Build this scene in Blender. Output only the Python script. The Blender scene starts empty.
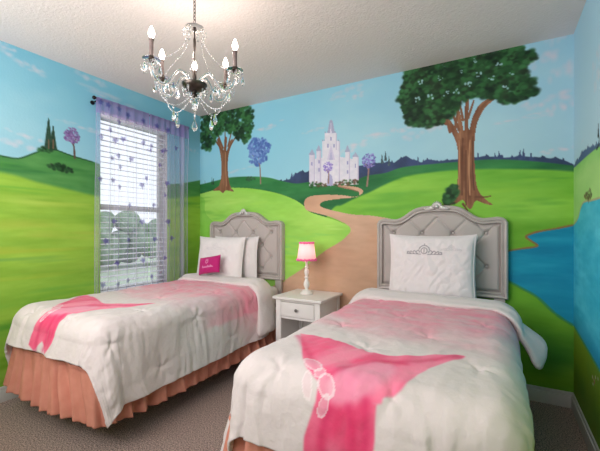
import bpy, bmesh, math, random
import numpy as np
from mathutils import Vector, Matrix
random.seed(7); RNG = np.random.RandomState(11)
S = bpy.context.scene
COL = S.collection
PI = math.pi

# ------------------------------------------------------------------ camera, world, light, exposure
H = 2.55                       # ceiling height
W = 3.496                      # room width (x), back wall at y = 0
DEPTH = 3.9                    # room depth (towards -y)
YAW = math.radians(29.647)
CAM = np.array([3.055, -2.994, 1.214])
cam_d = bpy.data.cameras.new('camera'); cam = bpy.data.objects.new('camera', cam_d); COL.objects.link(cam)
cam.location = CAM.tolist(); cam.rotation_euler = (PI/2, 0, YAW)
cam_d.sensor_width = 36; cam_d.lens = 36*350/600.; cam_d.shift_y = 4.5/600; cam_d.clip_start = .03
S.camera = cam
world = bpy.data.worlds.new('world'); S.world = world; world.use_nodes = True
bg = world.node_tree.nodes['Background']; bg.inputs[0].default_value = (.86, .93, 1, 1); bg.inputs[1].default_value = 1.4
S.view_settings.view_transform = 'Standard'; S.view_settings.look = 'None'
S.view_settings.exposure = 0.0; S.view_settings.gamma = 1.0; S.view_settings.use_curve_mapping = False

def area(name, loc, target, size, power, color):
    d = bpy.data.lights.new(name, 'AREA'); d.shape = 'RECTANGLE'; d.size, d.size_y = size; d.energy = power; d.color = color
    o = bpy.data.objects.new(name, d); COL.objects.link(o); o.location = loc
    o.rotation_euler = (Vector(target)-Vector(loc)).to_track_quat('-Z', 'Y').to_euler(); return o
area('bounce_light', (1.6, -3.45, 2.4), (1.3, -.4, 1.2), (2.8, .9), 37, (1, .945, .955))
area('uplight', (1.3, -3.3, 1.5), (1.6, -1.4, 2.6), (1.8, .8), 42, (1, .945, .955))

# ------------------------------------------------------------------ helpers
def lin(c):
    c = np.asarray(c, float)/255.
    return np.where(c <= .04045, c/12.92, ((c+.055)/1.055)**2.4)

def tag(o, label=None, cat=None, group=None, kind=None):
    if label: o['label'] = label
    if cat: o['category'] = cat
    if group: o['group'] = group
    if kind: o['kind'] = kind
    return o

def empty(name, loc=(0, 0, 0), rz=0):
    o = bpy.data.objects.new(name, None); COL.objects.link(o); o.location = loc; o.rotation_euler = (0, 0, rz)
    o.empty_display_size = .1; return o

def link(name, me, m=None, parent=None):
    o = bpy.data.objects.new(name, me); COL.objects.link(o)
    if m is not None and len(me.materials) == 0: me.materials.append(m)
    if parent is not None: o.parent = parent
    return o

class MB:
    """collects shapes into one bmesh"""
    def __init__(s): s.b = bmesh.new()
    def box(s, x0, x1, y0, y1, z0, z1, bev=0, seg=2, mtx=None):
        r = bmesh.ops.create_cube(s.b, size=1)
        vs = r['verts']
        for v in vs:
            v.co = Vector(((x0+x1)/2+v.co.x*(x1-x0), (y0+y1)/2+v.co.y*(y1-y0), (z0+z1)/2+v.co.z*(z1-z0)))
        if bev:
            es = list({e for v in vs for e in v.link_edges})
            q = bmesh.ops.bevel(s.b, geom=es, offset=bev, segments=seg, affect='EDGES', profile=.6)
            vs = list({v for f in q['faces'] for v in f.verts} | {v for v in vs if v.is_valid})
        if mtx is not None:
            for v in vs: v.co = mtx @ v.co
        return s
    def lathe(s, prof, n=24, c=(0, 0, 0), mtx=None):
        rings = []
        for r, z in prof:
            if r < 1e-5: rings.append([s.b.verts.new((c[0], c[1], c[2]+z))])
            else: rings.append([s.b.verts.new((c[0]+r*math.cos(2*PI*k/n), c[1]+r*math.sin(2*PI*k/n), c[2]+z)) for k in range(n)])
        for a, b in zip(rings, rings[1:]):
            for k in range(n):
                k2 = (k+1) % n
                if len(a) == 1 and len(b) == 1: continue
                if len(a) == 1: s.b.faces.new((a[0], b[k2], b[k]))
                elif len(b) == 1: s.b.faces.new((a[k], a[k2], b[0]))
                else: s.b.faces.new((a[k], a[k2], b[k2], b[k]))
        if mtx is not None:
            for r in rings:
                for v in r: v.co = mtx @ v.co
        return s
    def tube(s, pts, rad, n=10, closed=False):
        pts = [Vector(p) for p in pts]; N = len(pts)
        rads = rad if hasattr(rad, '__len__') else [rad]*N
        rings = []; up = None
        for i, p in enumerate(pts):
            if closed: t = pts[(i+1) % N]-pts[i-1]
            else: t = pts[min(i+1, N-1)]-pts[max(i-1, 0)]
            t.normalize()
            if up is None: up = t.orthogonal().normalized()
            up = (up-t*up.dot(t)).normalized(); w = t.cross(up)
            rings.append([s.b.verts.new(p+(up*math.cos(2*PI*k/n)+w*math.sin(2*PI*k/n))*rads[i]) for k in range(n)])
        pairs = list(zip(rings, rings[1:]))
        if closed: pairs.append((rings[-1], rings[0]))
        for a, b in pairs:
            for k in range(n): s.b.faces.new((a[k], a[(k+1) % n], b[(k+1) % n], b[k]))
        if not closed: s.b.faces.new(rings[0][::-1]); s.b.faces.new(rings[-1])
        return s
    def ball(s, c, r, sub=2, sc=(1, 1, 1), rot=None):
        q = bmesh.ops.create_icosphere(s.b, subdivisions=sub, radius=r)
        M = Matrix.Translation(c) @ (rot.to_4x4() if rot is not None else Matrix()) @ Matrix.Diagonal((*sc, 1))
        for v in q['verts']: v.co = M @ v.co
        return s
    def build(s, name, m, parent=None, smooth=True, recalc=True):
        if recalc: bmesh.ops.recalc_face_normals(s.b, faces=s.b.faces)
        me = bpy.data.meshes.new(name); s.b.to_mesh(me); s.b.free()
        if smooth:
            me.polygons.foreach_set('use_smooth', [True]*len(me.polygons))
            try: me.set_sharp_from_angle(angle=math.radians(38))
            except Exception: pass
        return link(name, me, m, parent)

def gridmesh(name, P, m, parent=None, colors=None, keep=None, closed_u=False, extra=None):
    """P: (nu, nv, 3) vertex grid"""
    nu, nv, _ = P.shape
    idx = np.arange(nu*nv).reshape(nu, nv)
    if closed_u: idx = np.vstack([idx, idx[:1]])
    a, b, c, d = idx[:-1, :-1], idx[1:, :-1], idx[1:, 1:], idx[:-1, 1:]
    F = np.stack([a, b, c, d], -1).reshape(-1, 4)
    if keep is not None: F = F[keep.reshape(-1)]
    V = P.reshape(-1, 3)
    if extra is not None:
        ev, ef = extra; F = np.vstack([F, np.asarray(ef)+len(V)]); V = np.vstack([V, ev])
    me = bpy.data.meshes.new(name)
    me.vertices.add(len(V)); me.vertices.foreach_set('co', V.astype(np.float32).ravel())
    me.loops.add(F.size); me.loops.foreach_set('vertex_index', F.astype(np.int32).ravel())
    me.polygons.add(len(F)); me.polygons.foreach_set('loop_start', np.arange(0, F.size, 4, dtype=np.int32))
    me.update(calc_edges=True)
    me.polygons.foreach_set('use_smooth', [True]*len(F))
    if colors is not None:
        at = me.color_attributes.new('paint', 'FLOAT_COLOR', 'POINT')
        cc = np.ones((len(V), 4), np.float32); k = colors.shape[-1]
        cc[:nu*nv, :k] = colors.reshape(-1, k)
        if extra is not None: cc[nu*nv:, :3] = .6
        at.data.foreach_set('color', cc.ravel())
    me.validate(); me.update()
    return link(name, me, m, parent)

_lat = {}
def vn(x, y, seed=0):
    """smooth value noise, -1..1"""
    if seed not in _lat: _lat[seed] = np.random.RandomState(seed+100).rand(128, 128)*2-1
    T = _lat[seed]; x = np.asarray(x, float); y = np.asarray(y, float)
    xi = np.floor(x).astype(int); yi = np.floor(y).astype(int); fx = x-xi; fy = y-yi
    fx = fx*fx*(3-2*fx); fy = fy*fy*(3-2*fy)
    g = lambda i, j: T[i % 128, j % 128]
    return (g(xi, yi)*(1-fx)+g(xi+1, yi)*fx)*(1-fy)+(g(xi, yi+1)*(1-fx)+g(xi+1, yi+1)*fx)*fy
def fbm(x, y, seed=0, o=4):
    r = 0; a = 1
    for k in range(o): r = r+a*vn(x*2**k+k*17.3, y*2**k+k*9.1, seed+k); a *= .5
    return r/1.9
def sst(a, b, x): t = np.clip((x-a)/(b-a), 0, 1); return t*t*(3-2*t)

def inside(poly, x, y):
    poly = np.asarray(poly, float); r = np.zeros(np.shape(x), bool)
    j = len(poly)-1
    for i in range(len(poly)):
        xi, yi = poly[i]; xj, yj = poly[j]
        if yi != yj: r ^= ((yi > y) != (yj > y)) & (x < (xj-xi)*(y-yi)/(yj-yi)+xi)
        j = i
    return r
def soft_inside(poly, x, y, w):
    poly = np.asarray(poly, float); d = np.full(np.shape(x), 9.); j = len(poly)-1
    for i in range(len(poly)):
        a, b = poly[j], poly[i]; L2 = ((b-a)**2).sum()+1e-12
        t = np.clip(((x-a[0])*(b[0]-a[0])+(y-a[1])*(b[1]-a[1]))/L2, 0, 1)
        d = np.minimum(d, np.hypot(x-a[0]-t*(b[0]-a[0]), y-a[1]-t*(b[1]-a[1]))); j = i
    d = np.where(inside(poly, x, y), d, -d); t = np.clip((d+w)/(2*w), 0, 1); return t*t*(3-2*t)
def smooth_line(pts, n=8):
    pts = [np.asarray(p, float) for p in pts]; P = [pts[0]]+pts+[pts[-1]]; out = []
    for i in range(1, len(P)-2):
        for k in range(n):
            t = k/n; a, b, c, d = P[i-1:i+3]
            out.append(.5*((2*b)+(c-a)*t+(2*a-5*b+4*c-d)*t*t+(3*b-a-3*c+d)*t**3))
    out.append(pts[-1]); return np.array(out)

# ------------------------------------------------------------------ materials
def mat(name, col, rough=.6, metal=0, spec=.4, bump=None, var=None, trans=0, emis=None, ior=1.5, sheen=0, sss=0):
    m = bpy.data.materials.new(name); m.use_nodes = True; nt = m.node_tree; N = nt.nodes; b = N['Principled BSDF']
    rgb = (*lin(col), 1)
    b.inputs['Base Color'].default_value = rgb; b.inputs['Roughness'].default_value = rough; b.inputs['Metallic'].default_value = metal
    b.inputs['Specular IOR Level'].default_value = spec; b.inputs['IOR'].default_value = ior
    b.inputs['Transmission Weight'].default_value = trans
    if sheen: b.inputs['Sheen Weight'].default_value = sheen
    if emis: b.inputs['Emission Color'].default_value = (*lin(emis[0]), 1); b.inputs['Emission Strength'].default_value = emis[1]
    tc = N.new('ShaderNodeTexCoord')
    if var:   # (scale, second colour)
        n = N.new('ShaderNodeTexNoise'); n.inputs['Scale'].default_value = var[0]; n.inputs['Detail'].default_value = 5
        nt.links.new(tc.outputs['Object'], n.inputs['Vector'])
        r = N.new('ShaderNodeValToRGB'); r.color_ramp.elements[0].position = .35; r.color_ramp.elements[1].position = .65
        r.color_ramp.elements[0].color = rgb; r.color_ramp.elements[1].color = (*lin(var[1]), 1)
        nt.links.new(n.outputs['Fac'], r.inputs['Fac']); nt.links.new(r.outputs['Color'], b.inputs['Base Color'])
    if bump:  # (scale, strength, distance)
        n = N.new('ShaderNodeTexNoise'); n.inputs['Scale'].default_value = bump[0]; n.inputs['Detail'].default_value = 6
        nt.links.new(tc.outputs['Object'], n.inputs['Vector'])
        bp = N.new('ShaderNodeBump'); bp.inputs['Strength'].default_value = bump[1]; bp.inputs['Distance'].default_value = bump[2]
        nt.links.new(n.outputs['Fac'], bp.inputs['Height']); nt.links.new(bp.outputs['Normal'], b.inputs['Normal'])
    return m
def paint_mat(name, rough=.6, bump=None, spec=.3, sheen=0):
    m = mat(name, (200, 200, 200), rough, bump=bump, spec=spec, sheen=sheen); nt = m.node_tree
    a = nt.nodes.new('ShaderNodeAttribute'); a.attribute_name = 'paint'
    nt.links.new(a.outputs['Color'], nt.nodes['Principled BSDF'].inputs['Base Color']); return m

M_mural = paint_mat('mural_paint', .62, (60, .25, .004), .25)
M_ceil = mat('ceiling_texture', (232, 222, 219), .9, bump=(70, .45, .008), spec=.1)
M_plain = mat('plain_wall', (205, 210, 205), .8, bump=(60, .2, .004))
M_carpet = mat('carpet', (134, 112, 104), .95, spec=.05, bump=(160, 1, .03), var=(140, (250, 224, 212)))
M_trim = mat('trim_white', (212, 210, 206), .45, var=(3, (220, 218, 214)))
M_headw = mat('headboard_paint', (182, 173, 168), .4, var=(9, (192, 183, 178)))
M_tuft = mat('tufted_fabric', (186, 176, 172), .75, bump=(300, .2, .002), sheen=.2)
M_silver = mat('carved_silver', (215, 212, 208), .35, metal=.55, bump=(120, .4, .004))
M_cloth = paint_mat('printed_comforter', .8, (16, .55, .014), .15, .2)
M_cuff = mat('comforter_reverse', (222, 212, 210), .85, bump=(22, .5, .012), spec=.15, sheen=.2)
M_sheet = mat('white_sheet', (222, 215, 216), .85, bump=(25, .3, .01), spec=.15)
M_pillow = paint_mat('pillow_cotton', .7, (40, .25, .006), .25, .2)
M_skirt = mat('bed_skirt_cotton', (206, 136, 116), .85, bump=(220, .2, .002), var=(14, (214, 146, 126)), spec=.1)
M_night = mat('nightstand_paint', (226, 223, 219), .4, var=(5, (232, 229, 226)))
M_black = mat('dark_metal', (34, 30, 30), .4, metal=.6, bump=(50, .05, .001))
M_bronze = mat('aged_bronze', (92, 84, 78), .32, metal=.85, var=(30, (60, 54, 50)))
M_sleeve = mat('candle_sleeve_brown', (104, 88, 84), .4, var=(30, (128, 112, 108)))
M_knob = mat('brushed_nickel', (150, 148, 148), .3, metal=.9, bump=(80, .05, .001))
M_blind = mat('blind_vinyl', (238, 240, 244), .5, var=(4, (244, 245, 248)))
M_glass = mat('window_glass', (255, 255, 255), .0, trans=1, ior=1.01)
M_lampw = mat('lamp_white', (232, 228, 222), .35, bump=(40, .1, .002))
M_trimpink = mat('pink_ruffle', (238, 92, 158), .8, bump=(200, .6, .004), var=(90, (250, 130, 185)))
M_cryst = mat('crystal_glass', (255, 255, 255), .02, trans=1, ior=1.52, spec=.6)
M_bulb = mat('lit_bulb', (255, 240, 220), .3, emis=((255, 236, 214), 14))
M_button = mat('button_fabric', (186, 180, 176), .7, bump=(200, .2, .001))
M_leaf = mat('tree_leaves', (124, 152, 120), .8, var=(1.2, (158, 182, 150)), bump=(6, 1, .3))
M_bark = mat('bark', (88, 70, 56), .9, bump=(9, .7, .05))
M_lawn = mat('lawn', (178, 196, 168), .95, var=(.6, (196, 206, 184)))
M_road = mat('street', (176, 176, 172), .9, var=(2, (186, 186, 182)))

def sheer_mat():
    m = bpy.data.materials.new('sheer_fabric'); m.use_nodes = True; nt = m.node_tree; N = nt.nodes; N.clear()
    out = N.new('ShaderNodeOutputMaterial'); a = N.new('ShaderNodeAttribute'); a.attribute_name = 'paint'
    tr = N.new('ShaderNodeBsdfTransparent'); di = N.new('ShaderNodeBsdfDiffuse'); tl = N.new('ShaderNodeBsdfTranslucent')
    m1 = N.new('ShaderNodeMixShader'); m1.inputs[0].default_value = .5
    m2 = N.new('ShaderNodeMixShader')
    nt.links.new(a.outputs['Color'], di.inputs[0]); nt.links.new(a.outputs['Color'], tl.inputs[0])
    nt.links.new(di.outputs[0], m1.inputs[1]); nt.links.new(tl.outputs[0], m1.inputs[2])
    nt.links.new(a.outputs['Alpha'], m2.inputs[0]); nt.links.new(tr.outputs[0], m2.inputs[1]); nt.links.new(m1.outputs[0], m2.inputs[2])
    nt.links.new(m2.outputs[0], out.inputs[0]); return m
M_sheer = sheer_mat()
def shade_mat():
    m = bpy.data.materials.new('lamp_shade_fabric'); m.use_nodes = True; nt = m.node_tree; N = nt.nodes; N.clear()
    out = N.new('ShaderNodeOutputMaterial'); di = N.new('ShaderNodeBsdfDiffuse'); tl = N.new('ShaderNodeBsdfTranslucent')
    n = N.new('ShaderNodeTexNoise'); n.inputs['Scale'].default_value = 40
    r = N.new('ShaderNodeValToRGB'); r.color_ramp.elements[0].color = (*lin((246, 212, 218)), 1); r.color_ramp.elements[1].color = (*lin((252, 224, 226)), 1)
    mx = N.new('ShaderNodeMixShader'); mx.inputs[0].default_value = .55
    nt.links.new(n.outputs[0], r.inputs[0])
    for s in (di, tl): nt.links.new(r.outputs[0], s.inputs[0])
    nt.links.new(di.outputs[0], mx.inputs[1]); nt.links.new(tl.outputs[0], mx.inputs[2]); nt.links.new(mx.outputs[0], out.inputs[0]); return m
M_shade = shade_mat()

# ------------------------------------------------------------------ where a point of the mural lies on its wall
_r = np.array([math.cos(YAW), math.sin(YAW), 0]); _f = np.array([-math.sin(YAW), math.cos(YAW), 0]); _u = np.array([0, 0, 1.])
def onplane(x, y, ax, v):
    d = _r*(x-300)/350.+_f-_u*(y-230)/350.; return CAM+d*((v-CAM[ax])/d[ax])
def PB(x, y): p = onplane(x, y, 1, 0); return (p[0], p[2])
def PL(x, y): p = onplane(x, y, 0, 0); return (-p[1], p[2])
def PR(x, y): p = onplane(x, y, 0, W); return (-p[1], p[2])

class Canvas:
    """mural pigment on a wall, s along the wall and z up, in metres"""
    def __init__(s, sv, zv, P):
        s.sv, s.zv, s.P = sv, zv, P
        s.X, s.Z = np.meshgrid(sv, zv, indexing='ij'); s.c = np.zeros(s.X.shape+(3,))
    def put(s, mask, col, a=1., amp=0, sx=3, sz=10, seed=3, col2=None):
        c = np.asarray(col, float)*np.ones(s.c.shape)
        if col2 is not None:
            t = sst(-.6, .6, fbm(s.X*sx, s.Z*sz, seed))[..., None]; c = c*(1-t)+np.asarray(col2, float)*t
        if amp: c = c+(fbm(s.X*sx*2.3, s.Z*sz*2.3, seed+20)*amp*1.5)[..., None]*np.array([1.25, .9, .7])+(fbm(s.X*9, s.Z*34, seed+27, 3)*amp*.8)[..., None]
        k = (mask*a)[..., None]; s.c = s.c*(1-k)+c*k
    def poly(s, pts, col, smooth=True, closed=True, **k):
        w = [s.P(*p) for p in pts]
        if smooth: w = smooth_line(w+[w[0]], 7)
        m = inside(w, s.X, s.Z).astype(float); s.put(m, col, **k); return m
    def below(s, pts, col, soft=.004, jag=0, jf=30, seed=5, **k):
        w = smooth_line([s.P(*p) for p in pts], 8); o = np.argsort(w[:, 0]); x = s.sv
        top = np.interp(x, w[o, 0], w[o, 1])
        if jag: top = top+jag*vn(x*jf, x*0, seed)+jag*.8*np.maximum(0, vn(x*jf*3, x*0, seed+1))**2*2
        m = sst(-soft, soft, top[:, None]-s.Z); s.put(m, col, **k); return m
    def dab(s, cx, cz, rx, rz, col, a=1., hard=.7):
        i0, i1 = np.searchsorted(s.sv, (cx-rx, cx+rx)); j0, j1 = np.searchsorted(s.zv, (cz-rz, cz+rz))
        if i1 <= i0 or j1 <= j0: return
        X = s.X[i0:i1, j0:j1]; Z = s.Z[i0:i1, j0:j1]; d = np.sqrt(((X-cx)/rx)**2+((Z-cz)/rz)**2)
        k = (a*(1-sst(hard, 1, d)))[..., None]; s.c[i0:i1, j0:j1] = s.c[i0:i1, j0:j1]*(1-k)+np.asarray(col, float)*k
    def stroke(s, pts, w0, w1, col, a=1., hard=.5):
        p = smooth_line([s.P(*q) for q in pts], 10); n = len(p)
        for i in range(n-1):
            L = np.hypot(*(p[i+1]-p[i])); w = w0+(w1-w0)*i/n; m = max(1, int(L/(w*.5)))
            for k in range(m):
                q = p[i]+(p[i+1]-p[i])*k/m; s.dab(q[0], q[1], w, w, col, a, hard)
    def foliage(s, pts, n, rad, cols, seed=1, smooth=False):
        w = np.array([s.P(*p) for p in pts]); R = np.random.RandomState(seed)
        x0, z0 = w.min(0); x1, z1 = w.max(0); X = R.uniform(x0, x1, n*3); Z = R.uniform(z0, z1, n*3)
        ok = inside(w, X, Z); X = X[ok][:n]; Z = Z[ok][:n]
        for i, (x, z) in enumerate(zip(X, Z)):
            t = .5+.42*vn(x*14, z*14, seed)+.2*vn(x*5, z*5, seed+2)          # clumps
            x += R.normal()*rad*.3; z += R.normal()*rad*.3
            k = int(np.clip((t+R.uniform(-.3, .3))*len(cols), 0, len(cols)-1)); r = rad*R.uniform(.6, 1.25)
            s.dab(x, z, r, r*.8, np.array(cols[k])+R.uniform(-8, 8), .8, .25)
    def cloud(s, x, y, w, h, col=(222, 206, 216), a=.5, seed=0):
        c = s.P(x, y); R = np.random.RandomState(seed+int(x))
        for k in range(14):
            t = R.uniform(-1, 1); s.dab(c[0]+t*w, c[1]+t*h*.4+R.uniform(-h, h)*.4, w*.35*R.uniform(.5, 1), h*.5*R.uniform(.5, 1), col, a*.45, .1)

GREENS = [(20, 42, 28), (26, 56, 32), (36, 80, 42), (56, 112, 62), (32, 52, 32)]
def pine(cv, x, y0, y1, w, col=(38, 68, 52)):
    R = np.random.RandomState(int(x*7)); n = 26
    for i in range(n):
        t = i/(n-1); px = cv.P(x, y0+(y1-y0)*t); ww = w*(.15+.85*t)
        for s_ in (-1, 0, 1): cv.dab(px[0]+s_*ww*.5, px[1], ww*.55, .012, np.array(col)+R.uniform(-12, 12), .85, .4)
def tree_small(cv, x, y, rpx, xt, yt, cols, trunk=(150, 120, 110), seed=2, n=130):
    c = cv.P(x, y); b = cv.P(xt, yt); e = cv.P(x+rpx, y); rr = abs(e[0]-c[0])
    cv.stroke([(xt, yt), ((x+xt)/2+.5, (y+yt)/2), (x, y+rpx*.4)], .011, .006, trunk)
    for sgn in (-1, 1): cv.stroke([((x+xt)/2, y+rpx*1.1), (x+sgn*rpx*.5, y+rpx*.3)], .006, .004, trunk)
    R = np.random.RandomState(seed)
    for i in range(n):
        an = R.uniform(0, 2*PI); q = math.sqrt(R.rand())*(.90+.05*math.sin(an*3+x)+.07*math.sin(an*7))
        cv.dab(c[0]+rr*q*math.cos(an), c[1]+rr*q*math.sin(an)*1.05, rr*.15, rr*.13, np.array(cols[R.randint(len(cols))])+R.uniform(-8, 8), .8, .4)

# ------------------------------------------------------------------ wall_back with its mural
def paint_back():
    cv = Canvas(np.arange(0, W+.004, .0052), np.arange(0, H+.004, .0052), PB)
    t = sst(0, W, cv.X)[..., None]; h = sst(1.2, 2.5, cv.Z)[..., None]
    cv.c = (np.array([150, 208, 224])*(1-t)+np.array([168, 204, 216])*t)*(1-.0*h)+h*np.array([-12, -2, 4])
    cv.put(np.ones_like(cv.X), (188, 222, 226), a=.35*sst(-.2, .8, fbm(cv.X*1.6, cv.Z*3, 8)))
    for x, y, w, hh, a in ((347, 92, .17, .07, .6), (357, 96, .1, .05, .5), (268, 127, .17, .06, .6), (357, 145, .15, .06, .6), (345, 152, .1, .04, .5), (390, 132, .2, .05, .6),
                        (540, 60, .12, .09, .6), (566, 70, .1, .1, .6), (545, 101, .13, .07, .75), (562, 106, .09, .09, .6), (522, 119, .18, .025, .5), (535, 114, .1, .02, .5),
                        (562, 149, .12, .04, .7), (394, 132, .08, .04, .5), (421, 133, .15, .07, .65), (560, 36, .1, .08, .4), (310, 131, .14, .035, .4), (240, 170, .2, .04, .35), (405, 62, .1, .06, .3)):
        cv.cloud(x, y, w, hh, (224, 205, 214), a)
    navy = (62, 78, 118); navy2 = (46, 62, 92)
    # distant tree line
    cv.below([(188, 190), (205, 186), (220, 186), (287, 180), (292, 173.5), (310, 171), (345, 170), (362, 166), (383, 162), (396, 162.5), (406, 156.5), (416, 161), (428, 160.5), (454, 159), (490, 157), (508, 156), (530, 157.5), (552, 158), (573, 163.5), (585, 166)],
             navy, jag=.012, jf=22, col2=navy2, sx=9, sz=9)
    for x, y in ((382, 155), (385.5, 152), (389, 157), (478, 153), (495, 154), (499, 152), (520, 151), (523.5, 150), (531, 153), (205, 181), (345.5, 164), (418, 157)):
        pine(cv, x, y, y+8, .013, (70, 92, 100) if x < 400 else navy)
    # dark far hills
    cv.below([(188, 186), (200, 184.5), (215, 181), (230, 177.5), (250, 176.5), (268, 177.5), (282, 181), (296, 183.5), (312, 182), (335, 184), (352, 182), (366, 176), (385, 173), (398, 168.5), (412, 166), (450, 162.5), (490, 159.5), (530, 161), (573, 165.5), (590, 167)],
             (58, 134, 72), soft=.006, col2=(42, 108, 62), sx=2, sz=8, amp=8)
    # right light hill
    cv.below([(300, 260), (330, 212), (342, 205), (356, 198), (370, 192), (384, 185), (398, 179), (412, 175), (450, 170.5), (490, 169), (540, 169.5), (573, 171.5), (592, 173)],
             (138, 198, 70), soft=.012, col2=(112, 180, 60), sx=1.3, sz=5, amp=9, seed=9)
    m = inside([PB(*p) for p in ((340, 210), (372, 190), (400, 181), (440, 178), (470, 195), (440, 216), (400, 216))], cv.X, cv.Z)
    cv.put(m.astype(float), (84, 160, 52), a=.0)
    for x, y, w, hh, c, a in ((395, 200, .45, .1, (82, 160, 56), .6), (520, 185, .4, .06, (146, 200, 62), .5), (540, 205, .3, .06, (70, 150, 50), .4), (500, 195, .3, .04, (150, 204, 70), .4),
                              (420, 188, .3, .03, (150, 204, 76), .5), (385, 196, .3, .03, (104, 180, 70), .5), (550, 178, .2, .03, (80, 156, 56), .5), (400, 178, .2, .03, (64, 140, 54), .5)):
        q = PB(x, y)
        for k in range(6): cv.dab(q[0]+RNG.uniform(-w, w)*.5, q[1]+RNG.uniform(-hh, hh)*.8, w*.5, hh*.4, c, a*.5, .05)
    # left light hill, swooping down to the path
    L = [(150, 205), (185, 198), (200, 194), (215, 190), (228, 188), (245, 188), (262, 190), (280, 194), (295, 200), (304, 206), (310, 212), (325, 217), (340, 222), (356, 232), (356, 262), (330, 340), (330, 420), (150, 420)]
    w = smooth_line([PB(*p) for p in L], 6)
    mL = inside(w, cv.X, cv.Z).astype(float)
    cv.put(mL, (168, 220, 104), col2=(146, 210, 80), sx=1.1, sz=3.5, amp=8, seed=31)
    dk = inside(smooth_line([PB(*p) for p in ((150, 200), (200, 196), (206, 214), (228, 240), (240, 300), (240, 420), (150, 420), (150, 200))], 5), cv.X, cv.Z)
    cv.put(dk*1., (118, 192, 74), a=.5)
    for x, y, w_, hh, c, a in ((235, 200, .35, .05, (184, 226, 110), .7), (260, 205, .3, .05, (170, 222, 90), .6), (300, 225, .35, .04, (176, 224, 100), .6), (330, 228, .2, .03, (190, 230, 120), .6),
                               (300, 240, .3, .05, (130, 206, 100), .6), (215, 215, .3, .06, (86, 170, 60), .5), (205, 200, .25, .04, (104, 184, 62), .5), (300, 262, .25, .06, (130, 214, 40), .6),
                               (292, 252, .25, .05, (110, 206, 90), .5), (280, 246, .2, .03, (96, 196, 130), .35), (322, 234, .22, .02, (120, 206, 100), .5)):
        q = PB(x, y)
        for k in range(6): cv.dab(q[0]+RNG.uniform(-w_, w_)*.5, q[1]+RNG.uniform(-hh, hh)*.8, w_*.5, hh*.4, c, a*.5, .05)
    # darker green band behind the bed on the left
    # winding path
    path = [(329.5, 183.5), (336, 186), (345, 188.5), (354, 190), (358.5, 191.5), (359, 195), (355, 197), (340, 195), (320.6, 195), (310, 196.5), (305, 200), (304.3, 205.6), (306.5, 210), (316, 213), (327.6, 216), (340, 221), (348, 225.5), (350.7, 230.4), (346, 237),
            (338, 243), (327, 249.5), (317, 257), (306, 266), (296, 273), (288, 278), (281.6, 283), (270, 290), (250, 330), (246, 420), (470, 420), (450, 300), (424, 240), (400, 222), (374, 216), (352.5, 214.5), (335, 211), (324, 208), (320, 205.5), (322, 202), (330, 200),
            (342, 198.5), (355, 197), (362, 193.5), (362.5, 190), (357, 187.2), (345, 185.5), (331, 182.5)]
    w = smooth_line([PB(*p) for p in path+[path[0]]], 5)
    mp = inside(w, cv.X, cv.Z)*1.
    cv.put(mp, (216, 180, 154), col2=(198, 158, 130), sx=2, sz=4, amp=7, seed=41)
    gr = inside([PB(*p) for p in ((400, 200), (700, 200), (700, 460), (462, 460))], cv.X, cv.Z) & (cv.Z < 1.30)
    cv.put(gr*(1-sst(1.22, 1.32, cv.Z)), (124, 182, 46), col2=(100, 164, 46), sx=1.5, sz=4, amp=8, seed=51)
    cv.stroke([(336, 186), (350, 189), (358, 192)], .008, .008, (150, 104, 84), .4)
    # lake
    lake = [(480, 262), (495, 256), (508, 251), (522, 248.5), (537, 246), (531, 241), (526, 236.6), (533, 233), (541, 231), (556, 228.5), (573, 225), (585, 222), (590, 335), (573, 325.5), (555, 313.5), (545, 304), (537, 297), (522, 288.5), (508, 281), (490, 274), (480, 270)]
    w = smooth_line([PB(*p) for p in lake+[lake[0]]], 5)
    ml = inside(w, cv.X, cv.Z)*1.; cv.put(ml, (14, 132, 168), col2=(22, 150, 180), sx=2.5, sz=14, amp=7, seed=61)
    cv.put(ml, (30, 150, 180), a=.5*sst(.95, .75, cv.Z)*1.)
    cv.stroke([(495, 256), (508, 251), (522, 248.5), (537, 246), (531, 241), (526, 236.6), (533, 233), (541, 231), (556, 228.5), (573, 225)], .010, .010, (150, 112, 64), .7)
    cv.stroke([(500, 277), (508, 281), (522, 288.5), (537, 297), (555, 313.5), (573, 325.5)], .014, .014, (60, 138, 80), .5)
    q = PB(552, 352)
    for k in range(10): cv.dab(q[0]+RNG.uniform(-.15, .15), q[1]+RNG.uniform(-.1, .1), .16, .12, (44, 120, 52), .22, .05)
    # castle
    st = (222, 220, 230); sh = (192, 184, 210); rf = (168, 170, 198); ed = (160, 152, 186)
    P4 = lambda q_, c_, **k: cv.poly(q_, c_, smooth=False, **k)
    P4([(309.5, 161), (318, 158), (341, 157), (358.5, 160), (358.5, 184.5), (309.5, 186.5)], st, amp=7, sx=16, sz=16)
    for x0, x1, yt, yb in ((309, 315, 155, 186), (316.5, 321, 151, 186), (345, 350, 152, 185), (352.5, 358.6, 157, 184), (322, 340, 141, 185), (324.5, 337, 133, 150)):
        P4([(x0, yt), (x1, yt), (x1, yb), (x0, yb)], st if x1 > 330 else (212, 209, 224), amp=6, sx=16, sz=16)
        P4([(x1-1.2, yt), (x1, yt), (x1, yb), (x1-1.2, yb)], sh, a=.8)
        n = max(2, int((x1-x0)/2.2))
        for k in range(n): P4([(x0+k*(x1-x0)/n, yt-1.6), (x0+(k+.55)*(x1-x0)/n, yt-1.6), (x0+(k+.55)*(x1-x0)/n, yt), (x0+k*(x1-x0)/n, yt)], ed, a=.8)
    P4([(327.4, 133), (329.5, 121), (331, 119.5), (332.6, 121), (334.8, 133)], rf); P4([(330.3, 133), (330.8, 120), (331.6, 133)], (228, 220, 236))
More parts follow.
